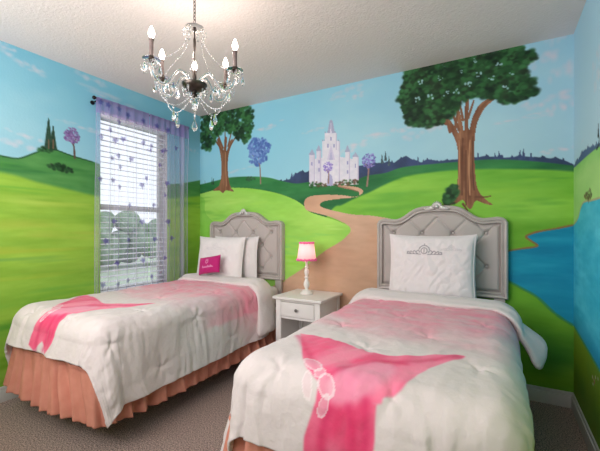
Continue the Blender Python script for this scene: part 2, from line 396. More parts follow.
    for cx_, yt, w_, hh in ((312, 155, 3.4, 6), (318.7, 151, 2.8, 6), (347.5, 152, 3, 7), (355.5, 157, 3.4, 5)):
        P4([(cx_-w_, yt), (cx_, yt-hh), (cx_+w_, yt)], rf, a=.9)
    for x, y in ((312, 164), (319, 162), (319, 170), (347.5, 163), (355.5, 166), (347.5, 172), (328, 146), (334, 146), (331, 139)):
        P4([(x-.7, y-2), (x+.7, y-2), (x+.7, y+1.6), (x-.7, y+1.6)], (150, 150, 196), a=.85)
    P4([(327, 160), (331, 144), (335, 160)], (206, 198, 222), a=.9); P4([(329, 160), (331, 150), (333, 160)], (176, 176, 210), a=.8)
    cv.poly([(327.4, 185.6), (327.6, 177), (329.8, 174.2), (332.2, 177), (332.4, 185.2)], (168, 168, 204), a=.95)
    cv.foliage([(309, 182), (326, 183.5), (326.5, 187), (310, 187.5)], 60, .016, [(40, 84, 44), (96, 78, 60), (58, 104, 52)], 4)
    cv.foliage([(334, 182.5), (358, 179), (359.5, 183), (335, 186)], 70, .016, [(40, 84, 44), (110, 80, 70), (58, 104, 52)], 5)
    tree_small(cv, 328, 167, 5.2, 328.4, 183, [(150, 130, 206), (128, 110, 190), (172, 156, 220)], seed=5)
    tree_small(cv, 368.8, 160.5, 7.6, 367, 186, [(132, 122, 196), (112, 104, 180), (160, 150, 214), (100, 100, 168)], seed=6)
    tree_small(cv, 258.3, 151, 12.2, 260.6, 183.5, [(92, 126, 190), (72, 104, 172), (126, 158, 212), (84, 112, 178)], seed=7, n=230)
    for x in (212, 213.5): pine(cv, x, 178, 184, .01)
    cv.foliage([(244, 179), (252, 176), (256, 178), (250, 181)], 25, .016, [(60, 80, 70), (50, 90, 60)], 8)
    # big tree on the left
    bk = [(150, 108, 78), (122, 84, 60), (176, 134, 100)]
    cv.poly([(219, 186), (221, 178), (221.5, 165), (220, 152), (217, 140), (220, 139), (223.5, 150), (224.6, 138), (227, 138), (226.5, 151), (230, 141), (233, 140), (229, 153), (227.8, 165), (228.5, 178), (230.6, 187), (234, 191.5), (226, 190.5), (223, 193), (219, 190.5), (213, 190.5)], bk[0], col2=bk[1], sx=30, sz=5)
    for a in ([(223, 152), (214, 138), (209, 126)], [(225, 150), (225, 132)], [(227, 152), (235, 138), (241, 130)], [(223, 148), (218, 134), (217, 124)], [(228, 146), (232, 130)]): cv.stroke(a, .014, .007, bk[1])
    cv.stroke([(226.5, 186), (225.5, 165), (225.5, 152)], .010, .008, bk[2], .6)
    cv.foliage([(203, 110), (212, 104), (228, 103.5), (243, 104), (252, 109), (254, 118), (253, 128), (250, 138), (243, 142), (238, 139), (232, 133), (222, 130), (216, 140), (211, 150), (204, 151), (200, 143), (201, 130), (200, 118)], 900, .034, GREENS[:4]+[(62, 118, 62)], 12)
    # big tree on the right
    tr = [(442, 207), (449, 202), (455.5, 195), (457.5, 180), (458.2, 163), (457, 146), (452, 133), (446, 124), (444, 117), (448, 118), (455, 127), (459, 133), (457, 118), (455.5, 107), (458.5, 107), (462, 122), (464, 132), (464.5, 112), (466, 98), (469, 98), (468.5, 114), (469, 130), (473, 116), (480, 104), (492, 97), (496, 98),
          (485, 108), (478, 121), (475.2, 134), (474.4, 150), (475, 170), (477.5, 188), (484, 198), (493, 205), (484, 203.5), (476, 201), (471, 209), (467, 207), (463, 200), (455, 204)]
    cv.poly(tr, (158, 110, 80), col2=(120, 78, 56), sx=34, sz=4, amp=10, seed=71)
    for a, c in (([(462, 195), (462, 165), (463, 138)], (96, 62, 46)), ([(470, 195), (469, 165), (470, 140)], (190, 140, 104)), ([(466, 205), (466, 180), (466, 150)], (104, 68, 50)), ([(474, 190), (472.5, 160), (473, 136)], (98, 64, 48)),
                 ([(458.5, 190), (459.5, 160), (459, 140)], (184, 134, 98))): cv.stroke(a, .007, .005, c, .7)
    for a in ([(446, 124), (438, 118), (434, 112)], [(450, 132), (445, 112), (446, 104)], [(459, 130), (452, 112), (448, 100)], [(463, 120), (460, 104)], [(468, 118), (474, 100)], [(474, 122), (484, 104), (498, 97)], [(472, 128), (481, 110), (488, 100)], [(455, 128), (458, 112), (462, 98)]):
        cv.stroke(a, .014, .006, (132, 88, 64))
    for a in ([(476, 197), (485, 197), (491, 196)], [(452, 200), (443, 206), (438, 205)], [(463, 204), (468, 211)]): cv.stroke(a, .012, .004, (110, 72, 52))
    cv.foliage([(444, 202), (445, 192), (450, 187), (456, 185), (457, 196), (450, 203)], 90, .03, GREENS, 15)
    crown = [(405, 73), (413, 69), (422, 66.5), (440, 63), (457.5, 59.5), (475, 56), (490, 52), (505, 48), (515, 45), (522, 48), (527, 51), (535, 52.5), (534, 60), (526, 63), (526, 75), (530, 78), (534, 82), (537, 92), (525, 98), (516, 102), (507, 104.5), (497, 98), (487, 97), (477, 95.5), (466, 98), (457.5, 100), (455, 113), (447, 119), (440, 124), (432, 126), (420, 126), (410, 124), (405, 117), (404, 107), (400, 99), (401, 90), (405, 82)]
    cv.foliage(crown, 3400, .03, GREENS, 17)
    for x, y, r in ((420, 82, .026), (468, 84, .024), (506, 88, .02), (431, 97, .022), (499, 64, .018), (456, 90, .02), (418, 99, .024), (478, 74, .018), (446, 93, .018), (475, 60, .014), (492, 78, .016), (440, 78, .014), (512, 72, .016), (462, 70, .012)):
        for k in range(5): q = PB(x+RNG.uniform(-3, 3), y+RNG.uniform(-2, 3)); cv.dab(q[0], q[1], r*RNG.uniform(.3, .7), r*RNG.uniform(.3, .7), (168, 206, 214), .85, .3)
    return cv

def paint_left():
    sv = np.unique(np.concatenate([np.arange(0, .469, .006), np.linspace(.469, 1.184, 120), np.arange(1.19, 2.3, .006), np.arange(2.3, DEPTH+.03, .03)]))
    zv = np.unique(np.concatenate([np.linspace(0, .62, 100), np.linspace(.62, 2.27, 265), np.linspace(2.27, H, 48)]))
    cv = Canvas(sv, zv, PL)
    h = sst(1.4, 2.5, cv.Z)[..., None]
    cv.c = np.array([160, 206, 220])*(1-h)+np.array([124, 190, 212])*h
    cv.put(np.ones_like(cv.X), (188, 222, 226), a=.3*sst(-.2, .8, fbm(cv.X*1.6, cv.Z*3, 8)))
    for x, y, w, hh, a in ((2, 44, .1, .05, .7), (22, 63, .14, .06, .7), (32, 66, .1, .03, .4), (89, 77, .16, .07, .6), (105, 95, .3, .06, .6), (5, 140, .16, .06, .7), (25, 136, .12, .04, .6), (91, 130, .16, .05, .6), (60, 120, .1, .03, .3), (192, 150, .1, .05, .5)):
        cv.cloud(x, y, w, hh, (218, 208, 218), a)
    cv.below([(-30, 148), (0, 155), (18, 158), (35, 152.5), (44, 149), (52, 148), (60, 151), (71, 155), (84, 159), (94, 162), (120, 172), (150, 182), (175, 184), (201, 180)],
             (66, 130, 68), soft=.006, col2=(86, 148, 78), sx=2, sz=7, amp=8)
    cv.below([(-30, 166), (0, 172), (18, 176), (35, 181.5), (50, 185), (71, 190), (92, 195), (120, 199), (160, 199), (201, 196)],
             (158, 200, 72), soft=.02, col2=(140, 186, 66), sx=1.0, sz=7, amp=9, seed=33)
    cv.stroke([(0, 155.5), (18, 158.5), (35, 153), (50, 148.5), (71, 155.5), (94, 162.5)], .008, .008, (34, 80, 50), .6)
    for x, y, w, hh, c, a in ((20, 200, .5, .05, (186, 212, 96), .7), (60, 205, .4, .04, (180, 206, 84), .6), (15, 225, .5, .06, (178, 190, 76), .7), (30, 250, .6, .05, (184, 192, 66), .7), (70, 235, .4, .05, (178, 186, 78), .6),
                              (10, 262, .5, .04, (92, 160, 84), .7), (60, 268, .5, .05, (150, 186, 66), .5), (20, 278, .5, .03, (176, 192, 66), .6), (30, 300, .5, .05, (110, 178, 62), .6), (70, 285, .4, .04, (110, 178, 70), .6),
                              (5, 330, .4, .08, (64, 140, 44), .6), (10, 360, .4, .08, (100, 160, 30), .6), (30, 170, .3, .04, (36, 100, 56), .6), (75, 172, .3, .05, (44, 108, 52), .6), (5, 165, .2, .03, (90, 160, 64), .6), (20, 190, .5, .03, (100, 176, 60), .6),
                              (190, 205, .3, .05, (70, 140, 56), .6), (190, 240, .3, .1, (120, 176, 50), .5)):
        q = PL(x, y)
        for k in range(8): cv.dab(q[0]+RNG.uniform(-w, w)*.6, q[1]+RNG.uniform(-hh, hh)*.6, w*.6, hh*.45, c, a*.35, .05)
    cv.foliage([(38, 150), (43, 147.5), (53, 146.5), (57, 149.5), (50, 151), (42, 151.5)], 50, .018, GREENS, 3)
    cv.foliage([(48, 166), (54, 163), (64, 165), (73, 170), (66, 172.5), (56, 169)], 80, .02, GREENS[:3]+[(60, 70, 50)], 4)
    pine(cv, 48.6, 119, 148, .035); pine(cv, 53.2, 127, 149, .032)
    for x in (48.7, 53.3): cv.stroke([(x, 140), (x, 149)], .006, .006, (110, 90, 70))
    tree_small(cv, 72, 135.5, 8.6, 74.8, 158, [(134, 104, 160), (116, 88, 146), (156, 130, 180), (104, 84, 134)], trunk=(96, 74, 66), seed=9, n=190)
    return cv

def paint_right():  # lake and grass pigments lightened to stand in for brighter light on this wall
    sv = np.unique(np.concatenate([np.arange(0, 1.3, .006), np.arange(1.3, DEPTH+.03, .03)]))
    cv = Canvas(sv, np.arange(0, H+.004, .006), PR)
    h = sst(1.4, 2.5, cv.Z)[..., None]
    cv.c = np.array([190, 222, 236])*(1-h)+np.array([176, 218, 238])*h
    for x, y, w, hh, a in ((600, 70, .12, .08, .6), (583, 140, .06, .03, .3), (596, 60, .1, .08, .5)): cv.cloud(x, y, w, hh, (224, 214, 224), a)
    cv.below([(571, 166), (575, 163), (582, 153), (587, 147.5), (596, 144.5), (605, 141), (640, 130)], (84, 108, 146), jag=.012, jf=30, col2=(70, 92, 126))
    cv.below([(571, 171), (576, 166), (582, 160.5), (588, 155), (595, 149.5), (602, 146), (640, 136)], (160, 220, 124), col2=(134, 204, 104), sx=3, sz=5, amp=8, seed=81)
    cv.below([(571, 176), (582, 170), (590, 160), (602, 153), (640, 142)], (190, 232, 150), a=.6, soft=.05)
    cv.below([(571, 300), (602, 290), (660, 280)], (120, 150, 20), a=.85, soft=.35, col2=(92, 134, 30), sx=3, sz=4)
    lake = [(570, 226), (573.5, 225), (578, 218), (581, 207), (584, 202), (590, 200.5), (600, 198), (640, 190), (680, 470), (640, 430), (612, 392), (600, 372), (590, 354), (579, 335), (573.5, 325.5), (570, 322)]
    w = smooth_line([PR(*p) for p in lake[:8]], 5)
    pts = np.vstack([w, [PR(*lake[8])], [PR(*p) for p in lake[9:]]])
    ml = inside(pts, cv.X, cv.Z)*1.; cv.put(ml, (84, 204, 230), col2=(56, 184, 216), sx=4, sz=12, amp=9, seed=91)
    cv.put(ml, (24, 120, 160), a=.6*sst(.75, .45, cv.Z))
    cv.stroke([(573.5, 225), (578, 218), (581, 207), (584, 202), (590, 200.5), (600, 198)], .008, .008, (186, 180, 140), .7)
    cv.stroke([(574, 326), (579, 335), (590, 354), (600, 372)], .014, .014, (70, 150, 96), .6)
    cv.foliage([(584, 197), (585, 193), (588, 191), (590, 188.5), (591.5, 192), (593, 196), (590, 199), (586, 199.5)], 90, .014, [(96, 92, 58), (120, 104, 66), (84, 96, 60)], 5)
    cv.stroke([(588.5, 203), (588.5, 197)], .005, .005, (100, 70, 50))
    pine(cv, 598.3, 124, 136, .018, (26, 44, 50)); cv.stroke([(599, 136), (599, 144), (596.5, 149)], .008, .012, (40, 56, 52))
    # small painted blossom sprig at the water's edge
    for x, y, c in ((592.5, 377, (238, 214, 214)), (594, 380, (230, 150, 165)), (593, 384, (240, 222, 222)), (595.5, 377.5, (236, 220, 214)), (594.5, 382.5, (196, 100, 124)), (598, 379, (206, 206, 190)), (601, 380, (200, 190, 180))):
        q = PR(x, y); cv.dab(q[0], q[1], .014, .012, c, .9, .5)
    return cv

ALB = 1.0
def mural_colors(cv): return lin(np.clip(cv.c, 4, 245))*ALB
def boxes(bs):
    V = []; F = []
    for x0, x1, y0, y1, z0, z1 in bs:
        n = len(V); V += [(x, y, z) for x in (x0, x1) for y in (y0, y1) for z in (z0, z1)]
        F += [tuple(n+i for i in q) for q in ((0, 1, 3, 2), (4, 6, 7, 5), (0, 4, 5, 1), (2, 3, 7, 6), (0, 2, 6, 4), (1, 5, 7, 3))]
    return np.array(V, float), F
cv = paint_back()
P = np.stack([cv.X, cv.X*0, cv.Z], -1)[:, ::-1]      # facing -y
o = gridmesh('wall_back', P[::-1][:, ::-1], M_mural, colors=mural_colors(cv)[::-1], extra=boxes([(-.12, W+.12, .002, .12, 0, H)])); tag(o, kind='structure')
cv = paint_left()
P = np.stack([cv.X*0, -cv.X, cv.Z], -1)
sc_, zc_ = (cv.sv[:-1]+cv.sv[1:])/2, (cv.zv[:-1]+cv.zv[1:])/2
keep = ~(((sc_ > .469) & (sc_ < 1.184))[:, None] & ((zc_ > .62) & (zc_ < 2.27))[None, :])
WY0, WY1, WZ0, WZ1 = -1.184, -.469, .62, 2.27
o = gridmesh('wall_left', P, M_mural, colors=mural_colors(cv), keep=keep,
             extra=boxes([(-.14, -.002, WY1, 0, 0, H), (-.14, -.002, -DEPTH, WY0, 0, H), (-.14, -.002, WY0, WY1, 0, WZ0), (-.14, -.002, WY0, WY1, WZ1, H)])); tag(o, kind='structure')
cv = paint_right()
P = np.stack([cv.X*0+W, -cv.X, cv.Z], -1)
o = gridmesh('wall_right', P[::-1], M_mural, colors=mural_colors(cv)[::-1], extra=boxes([(W+.002, W+.12, -DEPTH, 0, 0, H)])); tag(o, kind='structure')
tag(MB().box(-.12, W+.12, -DEPTH-.12, -DEPTH, 0, H).build('wall_front', M_plain, smooth=False), kind='structure')
tag(MB().box(-.12, W+.12, -DEPTH-.12, .12, -.1, 0).build('floor', M_carpet, smooth=False), kind='structure')
tag(MB().box(-.14, W+.12, -DEPTH-.12, .12, H, H+.1).build('ceiling', M_ceil, smooth=False), kind='structure')
def baseboard(name, x0, x1, y0, y1, ax, s):
    m = MB().box(x0, x1, y0, y1, 0, .085, .003)
    if ax == 'y': m.box(x0, x1, y0+(.006 if s < 0 else 0), y1-(.006 if s > 0 else 0), .085, .108, .004)
    else: m.box(x0+(.006 if s < 0 else 0), x1-(.006 if s > 0 else 0), y0, y1, .085, .108, .004)
    tag(m.build(name, M_trim), kind='structure')
baseboard('baseboard_back', 0, W, -.016, 0, 'y', -1)
baseboard('baseboard_left', 0, .016, -DEPTH, -.016, 'x', 1)
baseboard('baseboard_right', W-.016, W, -DEPTH, -.016, 'x', -1)

# ------------------------------------------------------------------ window, blind, curtain
win = empty('window_1', (-.1, (WY0+WY1)/2, WZ0)); tag(win, kind='structure')
def wpart(name, m, mt):
    o = m.build(name, mt); o.parent = win; o.matrix_parent_inverse = Matrix.Translation(-win.location); return o
f = MB()
f.box(-.12, -.08, WY0, WY0+.04, WZ0, WZ1, .004).box(-.12, -.08, WY1-.04, WY1, WZ0, WZ1, .004).box(-.12, -.08, WY0+.04, WY1-.04, WZ0, WZ0+.05, .004).box(-.12, -.08, WY0+.04, WY1-.04, WZ1-.05, WZ1, .004).box(-.115, -.075, WY0+.04, WY1-.04, 1.40, 1.45, .004)
wpart('window_frame', f, M_trim)
wpart('glass_pane', MB().box(-.102, -.098, WY0+.04, WY1-.04, WZ0+.05, WZ1-.05), M_glass)
wpart('window_sill', MB().box(-.13, .02, WY0+.002, WY1-.002, WZ0-.001, WZ0+.018, .004), M_trim)

bl = empty('window_blind', (-.04, (WY0+WY1)/2, WZ0+.02)); tag(bl, 'white horizontal slatted blind hanging inside the bedroom window', 'blind')
def bpart(name, m, mt):
    o = m.build(name, mt); o.parent = bl; o.matrix_parent_inverse = Matrix.Translation(-bl.location); return o
a0, a1 = WY0+.003, WY1-.003
bpart('headrail', MB().box(-.060, -.001, a0, a1, WZ1-.052, WZ1-.002, .004), M_blind)
sl = MB(); n = 0; z = WZ0+.075
while z < WZ1-.07:
    T = Matrix.Translation((-.029, 0, z)) @ Matrix.Rotation(math.radians(5), 4, 'Y')
    sl.box(-.025, .025, a0+.004, a1-.004, -.0016, .0016, mtx=T); z += .0490
bpart('slats', sl, M_blind)
bpart('bottom_rail', MB().box(-.054, -.004, a0+.004, a1-.004, WZ0+.024, WZ0+.044, .004), M_blind)
cd = MB()
for yy in (WY0+.13, (WY0+WY1)/2, WY1-.13):
    for xx in (-.055, -.003): cd.tube([(xx, yy, WZ0+.04), (xx, yy, WZ1-.05)], .0013, 5)
bpart('ladder_cords', cd, M_blind)

rod = empty('curtain_rod', (.075, -.765, 2.336)); tag(rod, 'thin dark metal curtain rod with round finials above the window', 'curtain rod')
def rpart(name, m, mt=M_black):
    o = m.build(name, mt); o.parent = rod; o.matrix_parent_inverse = Matrix.Translation(-rod.location); return o
rpart('rod_bar', MB().tube([(.075, -1.27, 2.336), (.075, -.265, 2.336)], .008, 12))
for yy in (-1.28, -.255): rpart('finial', MB().ball((.075, yy, 2.336), .017, 2).box(.067, .083, yy-.004, yy+.004, 2.328, 2.344))
for yy in (-1.255, -.28): rpart('bracket', MB().tube([(0.001, yy, 2.313), (.04, yy, 2.313), (.075, yy, 2.324)], .006, 8).lathe([(0, 0), (.018, 0), (.018, .006), (0, .006)], 16, mtx=Matrix.Translation((.001, yy, 2.313)) @ Matrix.Rotation(PI/2, 4, 'Y')))

flowers_px = [(100.6, 102), (108, 105), (119, 109), (128, 115), (143, 121), (157, 126), (168, 130), (101, 137), (110, 130), (119, 122), (115, 140), (123, 139), (144, 142), (151.5, 146), (163, 151), (118, 156), (120, 167), (131, 159), (160, 165), (176, 148),
    (112, 158), (149.5, 150), (165.6, 150), (100, 179), (113, 180), (147, 178), (142, 185), (167, 183), (143, 143), (119.5, 187), (92, 221), (114, 221), (142, 221.5), (168, 221.5), (106, 241), (128.5, 240), (154.5, 239), (92.5, 265), (117, 263), (142.5, 260), (165, 258), (171.5, 238),
    (90, 219), (128, 280.5), (151, 276.5), (103, 285), (118, 284), (191, 153), (192, 237), (190, 190), (165, 195), (154, 205), (130, 205)]
def curtain(name, y0, y1, dens, label, seed, nw, tight=0):
    ny, nz = 130, 300
    t = np.linspace(0, 1, ny)[:, None]*np.ones((1, nz)); z = np.linspace(.55, 2.348, nz)[None, :]*np.ones((ny, 1))
    tz = (2.348-z)/1.80
    y = y0+(y1-y0)*t+.012*vn(t*3, tz*2, seed)-(.015*tz if y0 < -1 else 0)*(1-t)
    x = .092+.011*np.sin(t*nw*2*PI+1.2*vn(t*2, tz*1.5, seed+1))*(.25+.75*sst(0, .12, tz))+.006*vn(t*6, tz*4, seed+3)
    al = dens+0*t; c = np.ones((ny, nz, 3))*np.array([208, 202, 236])
    al = al+.10*np.maximum(0, np.sin(t*nw*2*PI+1.2*vn(t*2, tz*1.5, seed+1)))**4
    band = sst(2.205, 2.22, z); al = al+band*.38; c = c*(1-band[..., None])+np.array([176, 156, 212])*band[..., None]
    e = sst(.985, 1, t)+sst(.012, 0, t); al = al+.35*np.clip(e, 0, 1); hem = sst(.60, .57, z); al = al+.2*hem
    al = al+tight*(sst(.73, .79, t)*(1-sst(.84, .89, t)))
    for px, py in flowers_px:
        p = onplane(px, py, 0, .09)
        d = np.hypot(y-p[1], (z-p[2]))
        if not (y0-.02 < p[1] < y1+.02): continue
        an = np.arctan2(z-p[2], y-p[1]); R = .025+.004*np.sin(an*5+px)
        k = .95*(1-sst(R*.35, R*1.25, d)); st = (np.abs(y-p[1]) < .004)*(z < p[2])*(z > p[2]-.05)*.3
        k = np.clip(k+st, 0, 1); al = al*(1-k)+.78*k; c = c*(1-k[..., None])+np.array([96, 78, 160])*k[..., None]
    C = np.concatenate([lin(c), np.clip(al, 0, .95)[..., None]], -1)
    o = gridmesh(name, np.stack([x, y, z], -1), M_sheer, colors=C); tag(o, label, 'curtain', 'sheer curtain panels'); return o
curtain('sheer_curtain', -1.268, -.762, .25, 'sheer lavender curtain panel with purple flowers, the one farther from the corner', 3, 6)
curtain('sheer_curtain', -.745, -.27, .25, 'sheer lavender curtain panel with purple flowers, the one nearer the room corner', 8, 7, .6)

# ------------------------------------------------------------------ outside the window
tag(MB().box(-60, -.3, -40, 40, -3.2, -3.0).build('ground', M_lawn, smooth=False), kind='structure')
tag(MB().box(-13, -8, -39, 39, -3.0, -2.98).build('street_surface', M_road, smooth=False), kind='structure')
def ytree(x, y, h, r, label, seed):
    t = empty('garden_tree', (x, y, -3.0)); tag(t, label, 'tree', 'trees seen through the window')
    MB().tube([(0, 0, 0), (.1, .05, h*.35), (0, .1, h*.6)], [.22, .17, .1], 10).build('trunk', M_bark, t)
    R = random.Random(seed); m = MB()
    for k in range(110):
        a = R.uniform(0, 2*PI); q = R.uniform(0, 1)**.5*r; zz = R.uniform(.35, 1)*h
        q *= math.sqrt(max(0, 1-((zz/h-.6)/.5)**2)); m.ball((q*math.cos(a), q*math.sin(a), zz), r*R.uniform(.12, .26), 1, (1, 1, .85))
    m.build('crown', M_leaf, t)
for a in ((-22, -1.2, 5.9, 2.6, 'round leafy green tree outside the window, left of the two'), (-24, 5.0, 5.6, 3.2, 'broad leafy green tree outside the window, right of the two')): ytree(*a, seed=int(-a[0]))
m = MB()
for k in range(190):
    m.ball((-34+RNG.uniform(-1.5, 1.5), -22+k*.3, -3+RNG.uniform(1.5, 5.4)), RNG.uniform(.9, 1.6), 2)
tag(m.build('hedge', M_leaf), 'long distant hedge of green foliage seen through the window blind', 'hedge')

# ------------------------------------------------------------------ headboard and bed
def top_edge(x, hw, sh, pk):
    """upper outline of the headboard: flat rounded shoulders, an ogee and a raised middle"""
    a = np.abs(x)/hw
    fr = np.interp(a, [0, .12, .24, .34, .43, .52, .60, .67, .76, .85, .92, .96, .985, 1.0], [1, .99, .95, .83, .60, .28, .06, -.02, .02, .07, .02, -.08, -.2, -.36])
    return sh+(pk-sh)*fr
def outline(hw, z0, sh, pk, n=90):
    xs = np.linspace(-1, 1, n)*hw; T = top_edge(xs, hw, sh, pk)
    pts = [(-hw, z) for z in np.linspace(z0, T[0], 12)[:-1]]+list(zip(xs, T))+[(hw, z) for z in np.linspace(T[-1], z0, 12)[1:]]+[(x, z0) for x in np.linspace(hw, -hw, 24)[1:-1]]
    return np.array(pts)
def make_headboard(parent):
    hw, z0, sh, pk = .485, .71, 1.305, 1.408
    P = outline(hw, z0, sh, pk); N = len(P)
    T = np.roll(P, -1, 0)-np.roll(P, 1, 0); T /= np.hypot(*T.T)[:, None]; nrm = np.stack([T[:, 1], -T[:, 0]], -1)   # inward (path is clockwise)
    if ((P+nrm*.05)[:, 0][:5] < P[:5, 0]).any(): nrm = -nrm
    hb = MB(); b = hb.b
    prof = [(0.0, .0), (0, -.050), (.003, -.058), (.012, -.064), (.024, -.060), (.028, -.050), (.032, -.050), (.036, -.059), (.042, -.059), (.047, -.050), (.049, -.036), (.049, -.015)]
    rings = [[b.verts.new((p[0]+n[0]*i, d, p[1]+n[1]*i)) for p, n in zip(P, nrm)] for i, d in prof]
    for r0, r1 in zip(rings, rings[1:]):
        for k in range(N): b.faces.new((r0[k], r0[(k+1) % N], r1[(k+1) % N], r1[k]))
    b.faces.new(rings[0])
    frame = hb.build('headboard_frame', M_headw, parent)
    # tufted panel
    n1, n2 = 200, 150; s = np.linspace(-1, 1, n1)[:, None]*np.ones((1, n2)); t = np.linspace(0, 1, n2)[None, :]*np.ones((n1, 1))
    X = s*(hw-.046); zt = top_edge(X, hw, sh, pk)-.050; Zp = z0+.046+t*(zt-z0-.046)
    btn = []
    for r, zz in enumerate((.815, .94, 1.065, 1.19)):
        for c in range(-3, 4):
            x = c*.23+(.115 if r % 2 == 1 else 0)
            if abs(x) < hw-.09 and zz < top_edge(np.array([x]), hw, sh, pk)[0]-.10: btn.append((x, zz))
    dep = .026*np.ones_like(X)
    edge = np.minimum(np.minimum((1-np.abs(s))*hw, (zt-Zp)), (Zp-z0-.046)); dep *= sst(-.004, .03, edge)
    for x, zz in btn: d = np.hypot(X-x, Zp-zz); dep -= .022*np.exp(-(d/.016)**2)+.010*np.exp(-(d/.05)**2)
    for x, zz in btn:
        for x2, z2 in btn+([(x-.115, zz+.125), (x+.115, zz+.125)] if zz > 1.15 else []):
            if z2 > zz and abs(abs(x2-x)-.115) < .01 and abs(z2-zz-.125) < .01:
                L = math.hypot(x2-x, z2-zz); u = ((X-x)*(x2-x)+(Zp-zz)*(z2-zz))/L; w = np.abs((X-x)*(z2-zz)-(Zp-zz)*(x2-x))/L
                dep -= .010*np.exp(-(w/.009)**2)*((u > 0) & (u < L))
    panel = gridmesh('tufted_panel', np.stack([X, -.028-dep, Zp], -1), M_tuft, parent)
    for x, zz in btn:
        MB().ball((x, -.031, zz), .010, 2, (1, .5, 1)).build('button', M_button, panel)
    # carved crest
    o = MB()
    for k in range(-4, 5):
        a = k*.34; R = Matrix.Rotation(a, 3, 'Y')
        o.ball(Vector((0, -.060, 1.398))+R @ Vector((0, 0, .024)), .02, 2, (.34, .5, 1.0 if k else 1.15), R)
    o.ball((0, -.072, 1.399), .015, 2, (1, .8, .9))
    for sg in (-1, 1):
        for k, (dx, dz, r) in enumerate(((.04, -.004, .019), (.058, -.012, .015), (.074, -.015, .012))):
            o.ball((sg*dx, -.062, 1.397+dz), r, 2, (1.2, .6, .7), Matrix.Rotation(sg*.3, 3, 'Y'))
        o.tube([(sg*.02, -.066, 1.386), (sg*.05, -.068, 1.378), (sg*.085, -.064, 1.378), (sg*.095, -.062, 1.388), (sg*.086, -.062, 1.392)], [.008, .008, .006, .005, .004], 8)
    c = o.build('carved_crest', M_silver, parent); c['label'] = 'carved silver shell and leaf crest'
    for sg in (-1, 1):
        MB().box(sg*.43-.035, sg*.43+.035, -.045, -.012, 0, .715, .003).build('leg', M_headw, parent)

def make_bed(name, x, label):
    bed = empty(name, (x, 0, 0)); tag(bed, label, 'bed', 'twin beds with tufted headboards')
    make_headboard(bed)
    m = MB()
    for sx in (-1, 1): m.box(sx*.47-.015, sx*.47+.015, -1.86, -.08, .20, .235, .003)
    for yy in (-1.84, -1.35, -.2): m.box(-.455, .455, yy-.015, yy+.015, .20, .222, .003)
    m.build('bed_rails', M_black, bed)
    for sx in (-.28, .28):
        for yy in (-1.35, -.2): MB().tube([(sx, yy, .21), (sx, yy, .03)], .016, 12).lathe([(0, 0), (.026, 0), (.026, .03), (0, .03)], 14, (sx, yy, 0)).build('leg', M_black, bed)
    bs = MB().box(-.485, .485, -1.88, -.075, .237, .45, .035, 4).build('box_spring', M_sheet, bed)
    return bed
def make_mattress(x, label):
    mt = MB().box(-.475, .475, -1.865, -.075, .452, .658, .07, 6)
    o = mt.build('mattress', M_sheet); o.location = (x, 0, 0); tag(o, label, 'mattress', 'mattresses in white fitted sheets'); return o

def make_skirt(x, label):
    # perimeter: wall-side, foot, near side
    pts = [(-.50, -.12), (-.50, -1.87), (-.47, -1.90), (.47, -1.90), (.50, -1.87), (.50, -.12)]
    per = []; nr = []
    for a, b in zip(pts, pts[1:]):
        a = np.array(a); b = np.array(b); L = np.hypot(*(b-a)); k = max(3, int(L/.008)); d = (b-a)/L; nn = np.array([d[1], -d[0]])
        for i in range(k): per.append(a+(b-a)*i/k); nr.append(-nn if False else nn)
    per = np.array(per); nr = np.array(nr)
    # average the normals round the corners
    for _ in range(60): nr = (np.roll(nr, 1, 0)+nr+np.roll(nr, -1, 0))/3; nr[0] = nr[1]; nr[-1] = nr[-2]
    nr /= np.hypot(*nr.T)[:, None]
    if np.dot(nr[len(nr)//2], (0, -1)) < 0: nr = -nr
    s = np.concatenate([[0], np.cumsum(np.hypot(*np.diff(per, axis=0).T))])
    nz = 34; t = np.linspace(0, 1, nz)
    S_, T_ = np.meshgrid(s, t, indexing='ij')
    ph = S_*2*PI/.115+3.2*vn(S_*3.3, T_*.9, 5)+1.2*vn(S_*8, T_*.5, 6)
    amp = (.003+.025*T_**.8)*(1+.7*vn(S_*4.1, T_*0, 8))
    wave = amp*(np.sin(ph)+.35*np.sin(2.3*ph+1))*(1+.45*vn(S_*5, 0*S_, 7))
    ruffle = .004*np.sin(S_*2*PI/.022+2*vn(S_*20, 0*S_, 4))*np.exp(-((T_-.10)/.09)**2)
    off = .006+.024*T_+wave+.012*T_*vn(S_*2.2, T_, 12)+ruffle+.010*np.exp(-((T_-.02)/.03)**2)
    off = off-.014*T_*sst(.25, 0, np.abs(S_-(1.75+.02)))-.012*sst(.22, 0, np.abs(S_-(1.75+.04+.94)))*(.3+T_)
    Z_ = .455-(.455-.148-.02*sst(2.3, 1.6, S_))*T_-.014*vn(S_*4, T_*0, 9)*T_+.008*np.sin(ph)*T_
    Pm = np.stack([per[:, 0][:, None]+nr[:, 0][:, None]*off, per[:, 1][:, None]+nr[:, 1][:, None]*off, Z_], -1)
    o = gridmesh('bed_skirt', Pm, M_skirt); md = o.modifiers.new('thickness', 'SOLIDIFY'); md.thickness = .002
    o.location = (x, 0, 0); tag(o, label, 'bed skirt', 'gathered peach bed skirts'); return o

